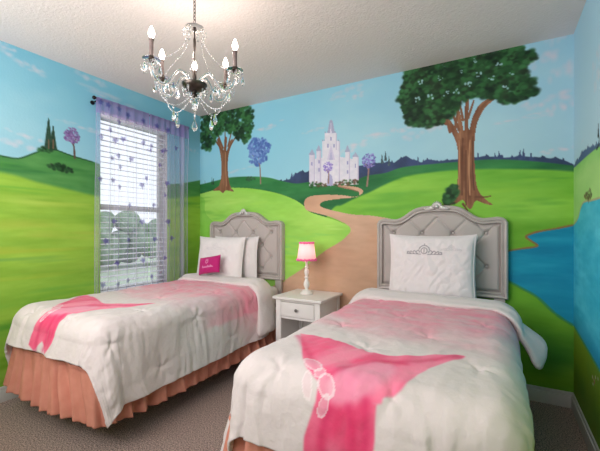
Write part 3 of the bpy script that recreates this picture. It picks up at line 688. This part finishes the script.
TUFTS = [(-.06+u*.43+(.2 if r % 2 == 0 else 0), .57+r*.325) for r in range(0, 6) for u in range(-3, 4)]
DRESS = [(-.411, 1.519), (-.293, 1.523), (-.095, 1.581), (.004, 1.605), (.093, 1.58), (.301, 1.447), (.23, 1.594), (.177, 1.738), (.148, 1.84), (.105, 1.875), (.087, 1.90)]
BLOCK = [(.087, 1.90), (.09, 2.0), (.085, 2.08), (.06, 2.13), (.035, 2.15), (.0, 2.11), (-.03, 2.085), (-.06, 2.11), (-.10, 2.15), (-.155, 2.12), (-.153, 2.06), (-.119, 1.94), (-.123, 1.87)]
def drape(u, v, hw, L, top, r, k_l, k_r, k_f):
    du = np.maximum(0, np.abs(u)-hw); dv = np.maximum(0, v-L); d = np.hypot(du, dv)+1e-9
    nx = np.sign(u)*du/d; ny = -dv/d
    k = np.where(u < 0, k_l, k_r)*(du/d)**2+k_f*(dv/d)**2
    ar = r*PI/2; s = np.minimum(d, ar); e = np.maximum(0, d-ar)
    out = r*np.sin(s/r)+e*k; drop = r*(1-np.cos(s/r))+e*np.sqrt(np.maximum(0, 1-k*k))
    bx = np.clip(u, -hw, hw); by = -np.minimum(v, L)
    ang = s/r; return bx, by, nx, ny, out, drop, ang, d, du, dv
def make_comforter(x, label, seed, k_l, k_r, flap=0, k_f=.10, vmax=2.155, pshift=0):
    hw, L, top, r = .405, 1.80, .705, .115
    us = np.linspace(-.91, .91, 400); vs = np.linspace(.40, vmax, 380)
    u, v = np.meshgrid(us, vs, indexing='ij')
    hem = .018*vn(u*2.5, v*2.5, seed)
    uu = u*(1+.02*vn(v*2, 0*v, seed+2)); vv = v+hem
    bx, by, nx, ny, out, drop, ang, d, du, dv = drape(uu, vv, hw, L, top, r, k_l, k_r, k_f)
    hang = sst(.04, .4, d)
    # vertical folds on the hanging parts
    th = np.arctan2(dv, du)
    per = np.where(dv <= 0, v, np.where(du <= 0, L+.5+np.abs(u)*0+u, L+th*.35))
    fold = np.where(du <= 0, np.sin(u*15+1.5*vn(u*3, v*1.5, seed+4)), np.where(dv <= 0, np.sin(v*13+2*vn(v*2, u*1.5, seed+5)), 0))
    corner = np.sin(th*4.0-.6+.5*seed)*sst(0, .12, np.minimum(du, dv))
    allow = np.where(u < 0, min(1, k_l/.1+.25), min(1, k_r/.1+.25))*(.45 if flap else 1)**(u > 0)
    out = out+hang*(.012*fold+.020*corner+.020*fbm(u*3, v*3, seed+6, 3)*1)*np.where(du > 0, allow, 1)+hang*.010
    # quilting: puff with buttoned tufts and radiating creases
    q = .009*fbm(u*4, v*4, seed+8, 3)+.005*np.abs(fbm(u*9+3*v, v*5, seed+9, 3))
    hs = sst(.03, .2, du); hf = sst(.03, .2, dv); wob = .25*vn(u*5, v*5, seed+31)
    q = q+hs*.010*fbm(v*22+wob*8, u*3+v, seed+32, 2)+hf*.009*fbm(u*20+wob*8, v*3, seed+33, 2)
    q = q+(1-np.maximum(hs, hf))*   .0060*fbm(u*16+v*5, v*10-u*7, seed+34, 2)
    for a, b in TUFTS:
        dd = np.hypot(u-a, v-b); an = np.arctan2(v-b, u-a)
        q = q-.013*np.exp(-(dd/.016)**2)-.007*np.exp(-(dd/.09)**2)
        q = q+.0028*np.sin(an*5+a*9+6*dd)*np.exp(-((dd-.05)/.04)**2)
    q = q+.006+.016*sst(0, .25, np.minimum(du, dv))
    # normal offset
    nxx = nx*np.sin(ang); nyy = ny*np.sin(ang); nz = np.cos(ang)
    X = bx+nx*out+nxx*q; Y = by+ny*out+nyy*q; Zz = top-drop+nz*q
    if k_l < .05: X = np.maximum(X, -.552)
    # print
    cu = u-(.012 if flap else 0); v = v+pshift
    base = np.ones(u.shape+(3,))*np.array([216, 205, 203])
    n = fbm(u*3.2, v*4.5, 40, 4); n2 = fbm(u*9+5, v*13, 44, 3)
    wash = sst(1.52, .95, v+.22*n)*(1-sst(.40, .74, np.abs(cu)+.14*n-.16*sst(1.2, .7, v)))
    pk = wash*np.clip(.74+.55*n2+.4*n, .08, 1)
    blk = sst(.40, .52, cu)*(1-sst(.66, .70, cu+.03*n2))*sst(1.36, 1.02, v+.12*n)
    pk = np.maximum(pk, blk*np.clip(.8+.4*n2, .3, 1))
    base = base*(1-pk[..., None])+np.array([236, 140, 160])*pk[..., None]
    tl = sst(.30, .5, cu)*sst(1.7, 1.2, v)*sst(.7, 1.0, v)*.35
    base = base*(1-tl[..., None])+np.array([190, 210, 208])*tl[..., None]
    for pts, c1, c2 in ((DRESS+[(-.163, 1.863), (-.244, 1.785)], (232, 70, 118), (242, 132, 160)), (BLOCK, (226, 62, 108), (238, 124, 152))):
        if pts is not BLOCK: pts = smooth_line(DRESS+[(-.05, 1.90), (-.163, 1.863), (-.244, 1.785), (-.411, 1.519)], 6)
        m = soft_inside(pts, cu+.003*n2, v+.003*n, .006)[..., None]; t = sst(-.45, .45, fbm(cu*9+v*3, v*3.5, 50, 3))[..., None]
        base = base*(1-m)+(np.array(c1)*(1-t)+np.array(c2)*t)*m
    # paler gathered middle and the little white bow
    m = soft_inside(smooth_line([(-.10, 1.86), (-.06, 1.76), (.02, 1.69), (.09, 1.70), (.10, 1.80), (.04, 1.90), (-.06, 1.93), (-.10, 1.86)], 5), cu, v, .02)[..., None]*.6
    base = base*(1-m)+np.array([238, 184, 200])*m
    for ln in ([(-.40, 1.56), (-.28, 1.70), (-.16, 1.84)], [(-.10, 1.86), (-.02, 1.73), (.05, 1.67), (.12, 1.66)], [(-.07, 1.95), (-.09, 2.04), (-.08, 2.14)], [(.0, 1.93), (.02, 2.03), (.0, 2.13)], [(.28, 1.47), (.14, 1.62), (.05, 1.68)], [(.05, 1.9), (.06, 2.0), (.05, 2.1)]):
        w_ = smooth_line(ln, 5); dd = np.full(u.shape, 9.)
        for a_, b_ in zip(w_, w_[1:]):
            L2 = ((b_-a_)**2).sum()+1e-12; tt = np.clip(((cu-a_[0])*(b_[0]-a_[0])+(v-a_[1])*(b_[1]-a_[1]))/L2, 0, 1)
            dd = np.minimum(dd, np.hypot(cu-a_[0]-tt*(b_[0]-a_[0]), v-a_[1]-tt*(b_[1]-a_[1])))
        kk = (np.exp(-(dd/.016)**2)*.55)[..., None]; base = base*(1-kk)+np.array([214, 44, 96])*kk
    for cx, cy, rx, ry, rt in ((-.185, 1.815, .055, .026, .5), (-.095, 1.885, .045, .03, .9), (-.135, 1.85, .022, .022, 0), (-.165, 1.90, .02, .05, -.4), (-.09, 1.945, .018, .04, .3)):
        a = (cu-cx)*math.cos(rt)+(v-cy)*math.sin(rt); b = -(cu-cx)*math.sin(rt)+(v-cy)*math.cos(rt)
        k = ((a/rx)**2+(b/ry)**2); mm = (k < 1)[..., None]; rim = ((k > .62) & (k < 1))[..., None]
        base = np.where(mm, base*.5+np.array([232, 200, 206])*.5, base); base = np.where(rim, base*.55+np.array([240, 234, 234])*.45, base)
    Pm = np.stack([X, Y, Zz], -1)
    o = gridmesh('comforter', Pm[::-1], M_cloth, colors=lin(base)[::-1])
    md = o.modifiers.new('loft', 'SOLIDIFY'); md.thickness = .016; md.offset = -1
    o.location = (x-(.012 if flap else 0), 0, 0); tag(o, label, 'comforter', 'pink and white printed comforters')
    # turned-down head end, its plain white reverse showing
    n1, n2 = 210, 40; UE = .75 if flap else .86
    uu = np.linspace(-.86 if k_l > .05 else -.80, UE, n1)[:, None]*np.ones((1, n2)); a = np.linspace(0, 2*PI, n2, endpoint=False)[None, :]*np.ones((n1, 1))
    side = np.clip((np.abs(uu)-hw)/(.86-hw), 0, 1); endr = np.sqrt(np.clip(1-np.clip((np.abs(uu)-np.where(uu > 0, UE-.06, .80))/.062, 0, 1)**2, .02, 1))
    sup = lambda c, p: np.sign(c)*np.abs(c)**p
    right = (uu > 0)
    vc = .395+(.17 if flap else .10)*side*right+.02*vn(uu*3, 0*uu, seed+11); hwid = (.108+(.13 if flap else .025)*side)*(.6+.4*endr)
    vv = vc+hwid*sup(np.cos(a), .75)
    th_ = (.030+.010*vn(uu*5, a*0, seed+12)+(.016*side*right if flap else 0)); hh = .026+th_*sup(np.sin(a), .8)*endr+.005*fbm(uu*12, np.cos(a)*3, seed+14, 3)
    kk_r = flap*(1-.6*sst(.48, .78, vv)) if flap else k_r
    bx, by, nx, ny, out, drop, ang, d, du, dv = drape(uu, vv, hw, L, top, r, k_l, kk_r, .1)
    if flap: ang = np.where(uu > 0, np.minimum(ang, .75+.6*sst(.48, .78, vv)), ang)
    X = bx+nx*out+nx*np.sin(ang)*(hh+.028*side); Y = by+.012*fbm(uu*6, np.sin(a), seed+15, 2); Zc = top-drop+np.cos(ang)*hh-.012*(vv-vc > .06)
    if k_l < .05: X = np.maximum(X, -.60)
    Pc = np.stack([X, Y, Zc], -1)
    # close the ends
    c0 = Pc[0].mean(0); c1 = Pc[-1].mean(0)
    Pc = np.concatenate([np.ones((1, n2, 1))*c0+(Pc[:1]-c0)*.3, Pc, np.ones((1, n2, 1))*c1+(Pc[-1:]-c1)*.3], 0)
    Pc = np.swapaxes(Pc, 0, 1)
    cf = gridmesh('turned_down_edge', Pc, M_cuff, o, closed_u=True); cf['label'] = 'plain white reverse side, folded back at the head end'
    bm = bmesh.new(); bm.from_mesh(cf.data); bmesh.ops.remove_doubles(bm, verts=bm.verts, dist=.0006)
    bmesh.ops.holes_fill(bm, edges=[e for e in bm.edges if e.is_boundary]); bmesh.ops.recalc_face_normals(bm, faces=bm.faces); bm.to_mesh(cf.data); bm.free()
    return o

def make_pillow(name, w, h, th, base, paintfn=None, seed=0, flange=0, res=.005, wr=1.0):
    nx, ny = int(w/res), int(h/res)
    s = np.linspace(-1, 1, nx)[:, None]*np.ones((1, ny)); t = np.linspace(-1, 1, ny)[None, :]*np.ones((nx, 1))
    ff = 1-flange
    a = np.clip(1-np.abs(s/ff)**3.2, 0, 1); b = np.clip(1-np.abs(t/ff)**3.2, 0, 1)
    prof = (a*b)**.52
    X = s*w/2*(1-.045*(1-t**2)*np.abs(s)**3+.012*np.abs(t)**6); Zp = t*h/2*(1-.05*(1-s**2)*np.abs(t)**3+.02*np.abs(s)**8)
    wv = wr*(.007*fbm(X*9+Zp*4, Zp*7, seed+60, 3)+.007*np.abs(fbm(X*20-Zp*14, Zp*9+X*6, seed+64, 2))-.006*np.abs(fbm(X*15+Zp*9, Zp*5-X*4, seed+67, 2)))
    edge = np.minimum(1, prof*1.4+.0)
    f_ = -(th/2*prof+wv*edge)-.0015; k_ = (th/2*prof*.8)+.0015
    col = np.ones((nx, ny, 3))*np.array(base, float)
    if paintfn: col = paintfn(X, Zp, col)
    front = np.stack([X, f_+.004*vn(X*8, Zp*8, seed+5)*(1-edge), Zp+h/2], -1); back = np.stack([X, k_+.004*vn(X*8, Zp*8, seed+5)*(1-edge), Zp+h/2], -1)
    # weld two sheets
    V = np.concatenate([front.reshape(-1, 3), back.reshape(-1, 3)]); n = nx*ny; idx = np.arange(n).reshape(nx, ny)
    a_, b_, c_, d_ = idx[:-1, :-1], idx[1:, :-1], idx[1:, 1:], idx[:-1, 1:]
    F = [np.stack([a_, b_, c_, d_], -1).reshape(-1, 4), np.stack([a_, d_, c_, b_], -1).reshape(-1, 4)+n]
    ring = np.concatenate([idx[:, 0], idx[-1, 1:], idx[-2::-1, -1], idx[0, -2:0:-1]]); r2 = np.roll(ring, -1)
    F.append(np.stack([ring, ring+n, r2+n, r2], -1)); F = np.concatenate(F)
    me = bpy.data.meshes.new(name); me.vertices.add(len(V)); me.vertices.foreach_set('co', V.astype(np.float32).ravel())
    me.loops.add(F.size); me.loops.foreach_set('vertex_index', F.astype(np.int32).ravel()); me.polygons.add(len(F)); me.polygons.foreach_set('loop_start', np.arange(0, F.size, 4, dtype=np.int32))
    me.update(calc_edges=True); me.polygons.foreach_set('use_smooth', [True]*len(F))
    at = me.color_attributes.new('paint', 'FLOAT_COLOR', 'POINT'); cc = np.ones((2*n, 4), np.float32)
    cc[:n, :3] = lin(col).reshape(-1, 3); cc[n:, :3] = lin(np.array(base, float)); at.data.foreach_set('color', cc.ravel()); me.validate()
    return link(name, me, M_pillow)

def seg(X, Z, x0, z0, x1, z1, w):
    L2 = (x1-x0)**2+(z1-z0)**2+1e-12; t = np.clip(((X-x0)*(x1-x0)+(Z-z0)*(z1-z0))/L2, 0, 1)
    return np.clip(1.4-np.hypot(X-x0-t*(x1-x0), Z-z0-t*(z1-z0))/w, 0, 1)
def scroll(col_thread, ox, oz, sc, a=.8, script=True):
    """embroidered scroll, an arched coronet over a round medallion, flanked by curls"""
    def f(X, Z, col):
        x = (X-ox)/sc; z = (Z-oz)/sc; k = np.zeros_like(X); w = .0035/sc*.9
        r = np.hypot(x, z+.02)
        k = np.maximum(k, np.clip(1.4-np.abs(r-.17)/w, 0, 1))                      # medallion
        k = np.maximum(k, np.clip(1.4-np.abs(r-.30)/w, 0, 1)*(z > .04))             # arch
        for q in (-.22, -.11, 0, .11, .22): k = np.maximum(k, np.clip(1.3-np.hypot(x-q*1.1, z-.36+abs(q)*.9)/(w*1.6), 0, 1))
        k = np.maximum(k, seg(x, z, 0, -.12, 0, .08, w))
        for sg in (-1, 1):
            for c, rr in ((.34, .09), (.54, .075), (.74, .06), (.90, .04)):
                d = np.hypot(x-sg*c, z+.14-rr*.4); k = np.maximum(k, np.clip(1.4-np.abs(d-rr)/w, 0, 1)*((z+.14-rr*.4 > -rr*.2) | (sg*x > c)))
            k = np.maximum(k, seg(x, z, sg*.2, -.22, sg*.95, -.20, w))
        k = k*a; return col*(1-k[..., None])+np.array(col_thread)*k[..., None]
    return f

# left bed by the window
BL, BR = .692, 2.627
make_bed('twin_bed', BL, 'twin bed with grey tufted headboard standing beside the window')
make_bed('twin_bed', BR, 'twin bed with grey tufted headboard standing nearest the lake painted in the corner')
make_mattress(BL, 'mattress in white fitted sheet on the bed beside the window')
make_mattress(BR, 'mattress in white fitted sheet on the bed nearer the camera')
make_skirt(BL, 'gathered peach bed skirt hanging around the bed beside the window')
make_skirt(BR-.022, 'gathered peach bed skirt almost hidden under the comforter of the nearer bed')
make_comforter(BL, 'white comforter with pink wash and pink bow print on the bed beside the window', 3, .0, .12, 0, .26, 2.095, .055)
make_comforter(BR, 'white comforter with large pink gown print on the bed nearer the camera', 17, .14, .04, .78)
for o in bpy.data.objects:
    pass

def place(o, x, y, z, tilt, rz=0, roll=0):
    o.location = (x, y, z); o.rotation_euler = (-tilt, roll, rz); return o
p = make_pillow('pillow', .62, .50, .125, (228, 220, 221), lambda X, Z, c: scroll((124, 118, 124), -.035, .125, .13, .85)(X, Z, scroll((190, 184, 188), .15, .145, .07, .55)(X, Z, c)), 1, .03, .0042, 1.5)
place(p, 2.605, -.262, .683, .12); tag(p, 'white pillow with grey embroidered coronet leaning on the headboard of the nearer bed', 'pillow')
p = make_pillow('pillow', .60, .485, .09, (224, 218, 219), None, 7, .03, .008)
place(p, 2.615, -.128, .683, .045); tag(p, 'plain white pillow mostly hidden behind the embroidered pillow on the nearer bed', 'pillow')
p = make_pillow('pillow', .60, .465, .12, (232, 226, 225), scroll((200, 196, 200), -.03, .12, .12, .5), 3, .03, .006, 1.2)
place(p, .53, -.275, .683, .15, .05); tag(p, 'white pillow standing in front on the bed beside the window, behind the magenta cushion', 'pillow')
p = make_pillow('pillow', .60, .465, .09, (226, 220, 219), None, 5, .03, .008, 1.2)
place(p, .635, -.135, .683, .05, -.02); tag(p, 'plain white pillow standing behind the front pillow on the bed beside the window', 'pillow')
def minimark(X, Z, c):
    k = np.zeros_like(X)
    d = np.hypot(X+.005, Z-.028); k = np.maximum(k, np.clip(1.4-np.abs(d-.016)/.003, 0, 1)*(Z < .040))
    for q in (-.012, 0, .012): k = np.maximum(k, seg(X, Z, q-.005, .036, q-.005, .052, .003))
    for i in range(8):
        x0 = -.062+i*.017; hh = .012+.008*(i in (0, 4, 6)); k = np.maximum(k, seg(X, Z, x0, -.030, x0+.006, -.030+hh, .0028)); k = np.maximum(k, seg(X, Z, x0+.006, -.030+hh, x0+.012, -.030, .0028)); k = np.maximum(k, seg(X, Z, x0+.012, -.030, x0+.017, -.030, .0022))
    return c*(1-.85*k[..., None])+np.array([238, 200, 222])*(.85*k[..., None])
p = make_pillow('cushion', .27, .175, .075, (186, 26, 112), minimark, 9, 0, .0028, .5)
place(p, .560, -.430, .782, .28, .03, -.16); tag(p, 'small magenta cushion with pale emblem leaning against the white pillows', 'cushion')

# ------------------------------------------------------------------ nightstand and lamp
NX0, NX1, NY0, NY1, NZ = 1.345, 1.815, -.475, -.03, .642
ns = empty('nightstand', ((NX0+NX1)/2, (NY0+NY1)/2, 0)); tag(ns, 'white wooden nightstand with one drawer standing between the beds', 'nightstand')
def npart(name, m, mt=M_night, parent=ns):
    o = m.build(name, mt); o.parent = parent
    o.matrix_parent_inverse = Matrix.Translation(-ns.location) if parent is ns else Matrix.Identity(4); return o
npart('tabletop', MB().box(NX0, NX1, NY0, NY1, NZ-.022, NZ, .004, 3))
x0, x1, y0, y1 = NX0+.022, NX1-.022, NY0+.022, NY1-.012
for lx in (x0, x1-.05):
    for ly in (y0, y1-.045): npart('leg', MB().box(lx, lx+.05, ly, ly+.045, 0, NZ-.023, .003))
for sx in (x0+.006, x1-.018): npart('side_panel', MB().box(sx, sx+.012, y0+.046, y1-.046, .14, NZ-.024, .001))
npart('back_panel', MB().box(x0+.051, x1-.051, y1-.016, y1-.006, .14, NZ-.024, .001))
npart('shelf', MB().box(x0+.02, x1-.02, y0+.02, y1-.018, .15, .168, .002))
npart('rail', MB().box(x0+.051, x1-.051, y0+.006, y0+.03, .455, .475, .002).box(x0+.051, x1-.051, y0+.006, y0+.03, NZ-.042, NZ-.023, .002).box(x0+.02, x1-.02, y0+.03, y1-.018, .452, .458))
dr = npart('drawer', MB().box(x0+.053, x1-.053, y0-.002, y0+.016, .478, NZ-.045, .004, 3).box(x0+.07, x1-.07, y0+.0165, y0+.3, .49, NZ-.07, .002))
kb = npart('knob', MB().lathe([(0, 0), (.006, 0), (.006, .010), (.013, .015), (.014, .021), (.010, .026), (0, .027)], 18, mtx=Matrix.Translation(((NX0+NX1)/2, y0-.0022, .540)) @ Matrix.Rotation(PI/2, 4, 'X')), M_knob, dr)
LXY = (1.553, -.235)
lamp = empty('table_lamp', (*LXY, NZ+.0005)); tag(lamp, 'small white table lamp with pink trimmed shade on the nightstand', 'lamp'); lamp.scale = (1.14, 1.14, 1.2)
MB().lathe([(0, 0), (.050, 0), (.052, .006), (.048, .012), (.040, .016), (.036, .024), (.024, .030), (0, .030)], 32).build('base', M_lampw, lamp)
MB().lathe([(0, .029), (.015, .030), (.012, .04), (.017, .048), (.024, .065), (.022, .085), (.013, .105), (.011, .112), (.018, .120), (.018, .126), (.011, .132), (.016, .150), (.019, .165), (.016, .180), (.010, .190), (.015, .197), (.015, .203), (.009, .208), (.009, .232), (.014, .236), (.014, .262), (0, .262)], 28).build('stem', M_lampw, lamp)
sz0, sz1, sr0, sr1 = .255, .380, .075, .057
MB().lathe([(sr0, sz0), (sr1, sz1), (sr1-.002, sz1), (sr0-.002, sz0), (sr0, sz0)], 48).build('lamp_shade', M_shade, lamp)
for zz, rr in ((sz0, sr0), (sz1, sr1)):
    m = MB(); n = 40
    for k in range(n):
        a = 2*PI*k/n; m.ball((rr*math.cos(a), rr*math.sin(a), zz+.003*math.sin(k*2.4)), .0085 if zz < .3 else .006, 1, (1, 1, 1.15))
    m.tube([((rr)*math.cos(2*PI*k/48), (rr)*math.sin(2*PI*k/48), zz) for k in range(48)], .0045, 8, True)
    q = m.build('shade_trim', M_trimpink, lamp); q['label'] = 'pink fluffy trim'
b = MB().ball((0, 0, .300), .020, 3, (1, 1, 1.25)).build('bulb', M_bulb, lamp)
def pt(name, loc, power, col, rad, parent):
    d = bpy.data.lights.new(name, 'POINT'); d.energy = power; d.color = col; d.shadow_soft_size = rad
    o = bpy.data.objects.new(name, d); COL.objects.link(o); o.location = loc; o.parent = parent; return o
pt('lamp_light', (0, 0, .335), .42, (1, .84, .74), .02, lamp)

# wall outlet with a plug behind the nightstand
ou = empty('wall_outlet', (1.238, -.001, .47)); tag(ou, 'wall outlet with black plug between the left headboard and the nightstand', 'outlet')
MB().box(-.024, .024, -.006, 0, -.057, .057, .003).build('outlet_plate', M_trim, ou)
q = MB().box(-.018, .018, -.045, -.0065, -.045, .03, .006, 3).build('plug', M_black, ou); q['label'] = 'black plug adapter'

# ------------------------------------------------------------------ chandelier
CX, CY = 1.612, -1.62; CDZ = -.035
ch = empty('chandelier', (CX, CY, H)); tag(ch, 'crystal chandelier with lit candle bulbs hanging from the ceiling', 'chandelier')
zz = lambda z: z-H+CDZ
MB().lathe([(0, 0), (.055, 0), (.056, -.008), (.045, -.020), (.020, -.028), (.010, -.034), (0, -.034)], 32).build('ceiling_canopy', M_bronze, ch)
m = MB(); z = H-.032; i = 0
while z > 2.345:
    pts = []
    for k in range(14):
        a = 2*PI*k/14; p = Vector((.0065*math.cos(a), 0, .013*math.sin(a))); pts.append(Matrix.Rotation(PI/2*(i % 2), 3, 'Z') @ p+Vector((0, 0, z-H-.012)))
    m.tube(pts, .0019, 6, True); z -= .0195; i += 1
m.build('chain', M_bronze, ch)
MB().lathe([(0, zz(2.352)), (.008, zz(2.35)), (.011, zz(2.342)), (.005, zz(2.332)), (.0035, zz(2.30)), (.007, zz(2.29)), (.008, zz(2.25)), (.005, zz(2.225)), (.0035, zz(2.215)), (.0035, zz(2.11)), (.009, zz(2.10)), (.011, zz(2.08)), (.007, zz(2.06)), (.014, zz(2.048)), (0, zz(2.046))], 20).build('column', M_bronze, ch)
MB().lathe([(0, zz(2.036)), (.058, zz(2.044)), (.068, zz(2.042)), (.066, zz(2.032)), (.053, zz(2.018)), (.034, zz(2.008)), (.016, zz(2.002)), (.010, zz(1.992)), (.015, zz(1.984)), (.011, zz(1.974)), (0, zz(1.968))], 32).build('bowl', M_bronze, ch)
m = MB()
m.lathe([(0.006, 0), (.045, .008), (.052, .014), (.045, .012), (.006, .004)], 12, (0, 0, zz(2.335)))
m.build('crystal_crown_dish', M_cryst, ch)
def drop_mesh(kind):
    m = MB(); n = 6
    if kind == 'pendalogue':   # faceted flat teardrop with a bead above
        m.lathe([(0, 0), (.0035, -.004), (.0035, -.006), (0, -.010)], 6)
        m.lathe([(0, -.011), (.004, -.016), (.0105, -.032), (.012, -.040), (.008, -.050), (0, -.056)], n, mtx=Matrix.Diagonal((1, .55, 1, 1)))
    elif kind == 'ring':
        m.tube([(.012*math.cos(a), 0, -.020+.016*math.sin(a)) for a in np.linspace(0, 2*PI, 16, endpoint=False)], .0035, 6, True); m.ball((0, 0, -.020), .005, 1)
    else:
        m.lathe([(0, 0), (.005, -.005), (.003, -.008), (.006, -.012), (.004, -.03), (0, -.045)], n)
    return m
protos = {}
def crystal(kind, loc, rz, parent, sc=1.):
    if kind not in protos:
        o = drop_mesh(kind).build('crystal_drop', M_cryst, parent, smooth=False); protos[kind] = o
    else:
        o = protos[kind].copy(); COL.objects.link(o); o.parent = parent
    o.location = loc; o.rotation_euler = (0, 0, rz); o.scale = (sc, sc, sc); return o
def beads(pts, r=.0048, step=.0125):
    m = MB(); p = smooth_line(pts, 12); s = np.concatenate([[0], np.cumsum(np.linalg.norm(np.diff(p, axis=0), axis=1))])
    for q in np.arange(0, s[-1], step):
        c = [np.interp(q, s, p[:, k]) for k in range(3)]; m.ball(c, r, 1)
    m.tube([tuple(a) for a in p[::3]], .0006, 4); return m
f_ang = math.degrees(math.atan2(CAM[1]-CY, CAM[0]-CX))     # towards the open side of the arms
ARMS = [f_ang+a for a in (68, 128, 180, 232, 292)]
RA = .225
for i, deg in enumerate(ARMS):
    a = math.radians(deg); ca, sa = math.cos(a), math.sin(a); Rv = lambda r, z: (r*ca, r*sa, zz(z))
    pts = smooth_line([Rv(.02, 2.048), Rv(.05, 2.085), Rv(.085, 2.095), Rv(.12, 2.05), Rv(.155, 2.005), Rv(.20, 2.015), Rv(RA, 2.05), Rv(RA, 2.088)], 6)
    arm = MB().tube([tuple(p) for p in pts], .008, 10).build('arm', M_cryst, ch)
    cx_, cy_ = RA*ca, RA*sa
    MB().lathe([(.004, zz(2.094)), (.028, zz(2.098)), (.042, zz(2.108)), (.044, zz(2.112)), (.028, zz(2.103)), (.004, zz(2.100))], 16, (cx_, cy_, 0)).build('drip_pan', M_cryst, arm)
    MB().lathe([(0, zz(2.092)), (.009, zz(2.094)), (.011, zz(2.104)), (.015, zz(2.108)), (.012, zz(2.112)), (.011, zz(2.114)), (0, zz(2.114))], 16, (cx_, cy_, 0)).build('candle_cup', M_bronze, arm)
    MB().lathe([(0, zz(2.114)), (.011, zz(2.114)), (.011, zz(2.206)), (.013, zz(2.207)), (.013, zz(2.214)), (0, zz(2.214))], 18, (cx_, cy_, 0)).build('candle_sleeve', M_sleeve, arm)
    MB().lathe([(0, zz(2.2145)), (.007, zz(2.216)), (.014, zz(2.230)), (.016, zz(2.242)), (.011, zz(2.260)), (.004, zz(2.276)), (0, zz(2.282))], 16, (cx_, cy_, 0)).build('bulb', M_bulb, arm)
    pt('chandelier_light', (cx_, cy_, zz(2.31)), .95, (1, .83, .74), .02, ch)
    for k, q in enumerate((0, 72, 144, 216, 288)):
        b_ = a+math.radians(q+20); crystal(('pendalogue', 'ring', 'pendalogue', 'spear', 'ring')[k], (cx_+.041*math.cos(b_), cy_+.041*math.sin(b_), zz(2.100)), b_+1.2, ch, 1.35)
    lo = Rv(.115, 1.905); beads([Rv(.205, 2.035), Rv(.185, 1.96), Rv(.15, 1.915), lo]).build('bead_string', M_cryst, ch)
    beads([lo, Rv(.085, 1.915), Rv(.05, 1.945), Rv(.012, 1.992)]).build('bead_string', M_cryst, ch)
    crystal('pendalogue', Rv(.115, 1.900), a+1.5, ch, 1.5)
    crystal('ring', Rv(.06, 2.028), a+.7, ch, 1.2)
    b2 = a+math.radians(33)
    beads([(RA*.9*ca, RA*.9*sa, zz(2.12)), (.15*math.cos(a+.2), .15*math.sin(a+.2), zz(2.14)), (.06*math.cos(a+.1), .06*math.sin(a+.1), zz(2.24)), (.045*ca, .045*sa, zz(2.34))], .004, .014).build('bead_string', M_cryst, ch)
    crystal('spear', (.06*math.cos(b2), .06*math.sin(b2), zz(2.03)), b2, ch, 1.3)
    crystal('ring', (.05*math.cos(b2), .05*math.sin(b2), zz(2.345)), b2, ch, 1.1)
    crystal('pendalogue', (.115*math.cos(a), .115*math.sin(a), zz(2.045)), a, ch, 1.3)
for sg in (-1, 1): crystal('pendalogue', (sg*.012, 0, zz(1.978)), sg, ch, 1.1)
crystal('pendalogue', (0, .0, zz(1.975)), .5, ch, 1.5)
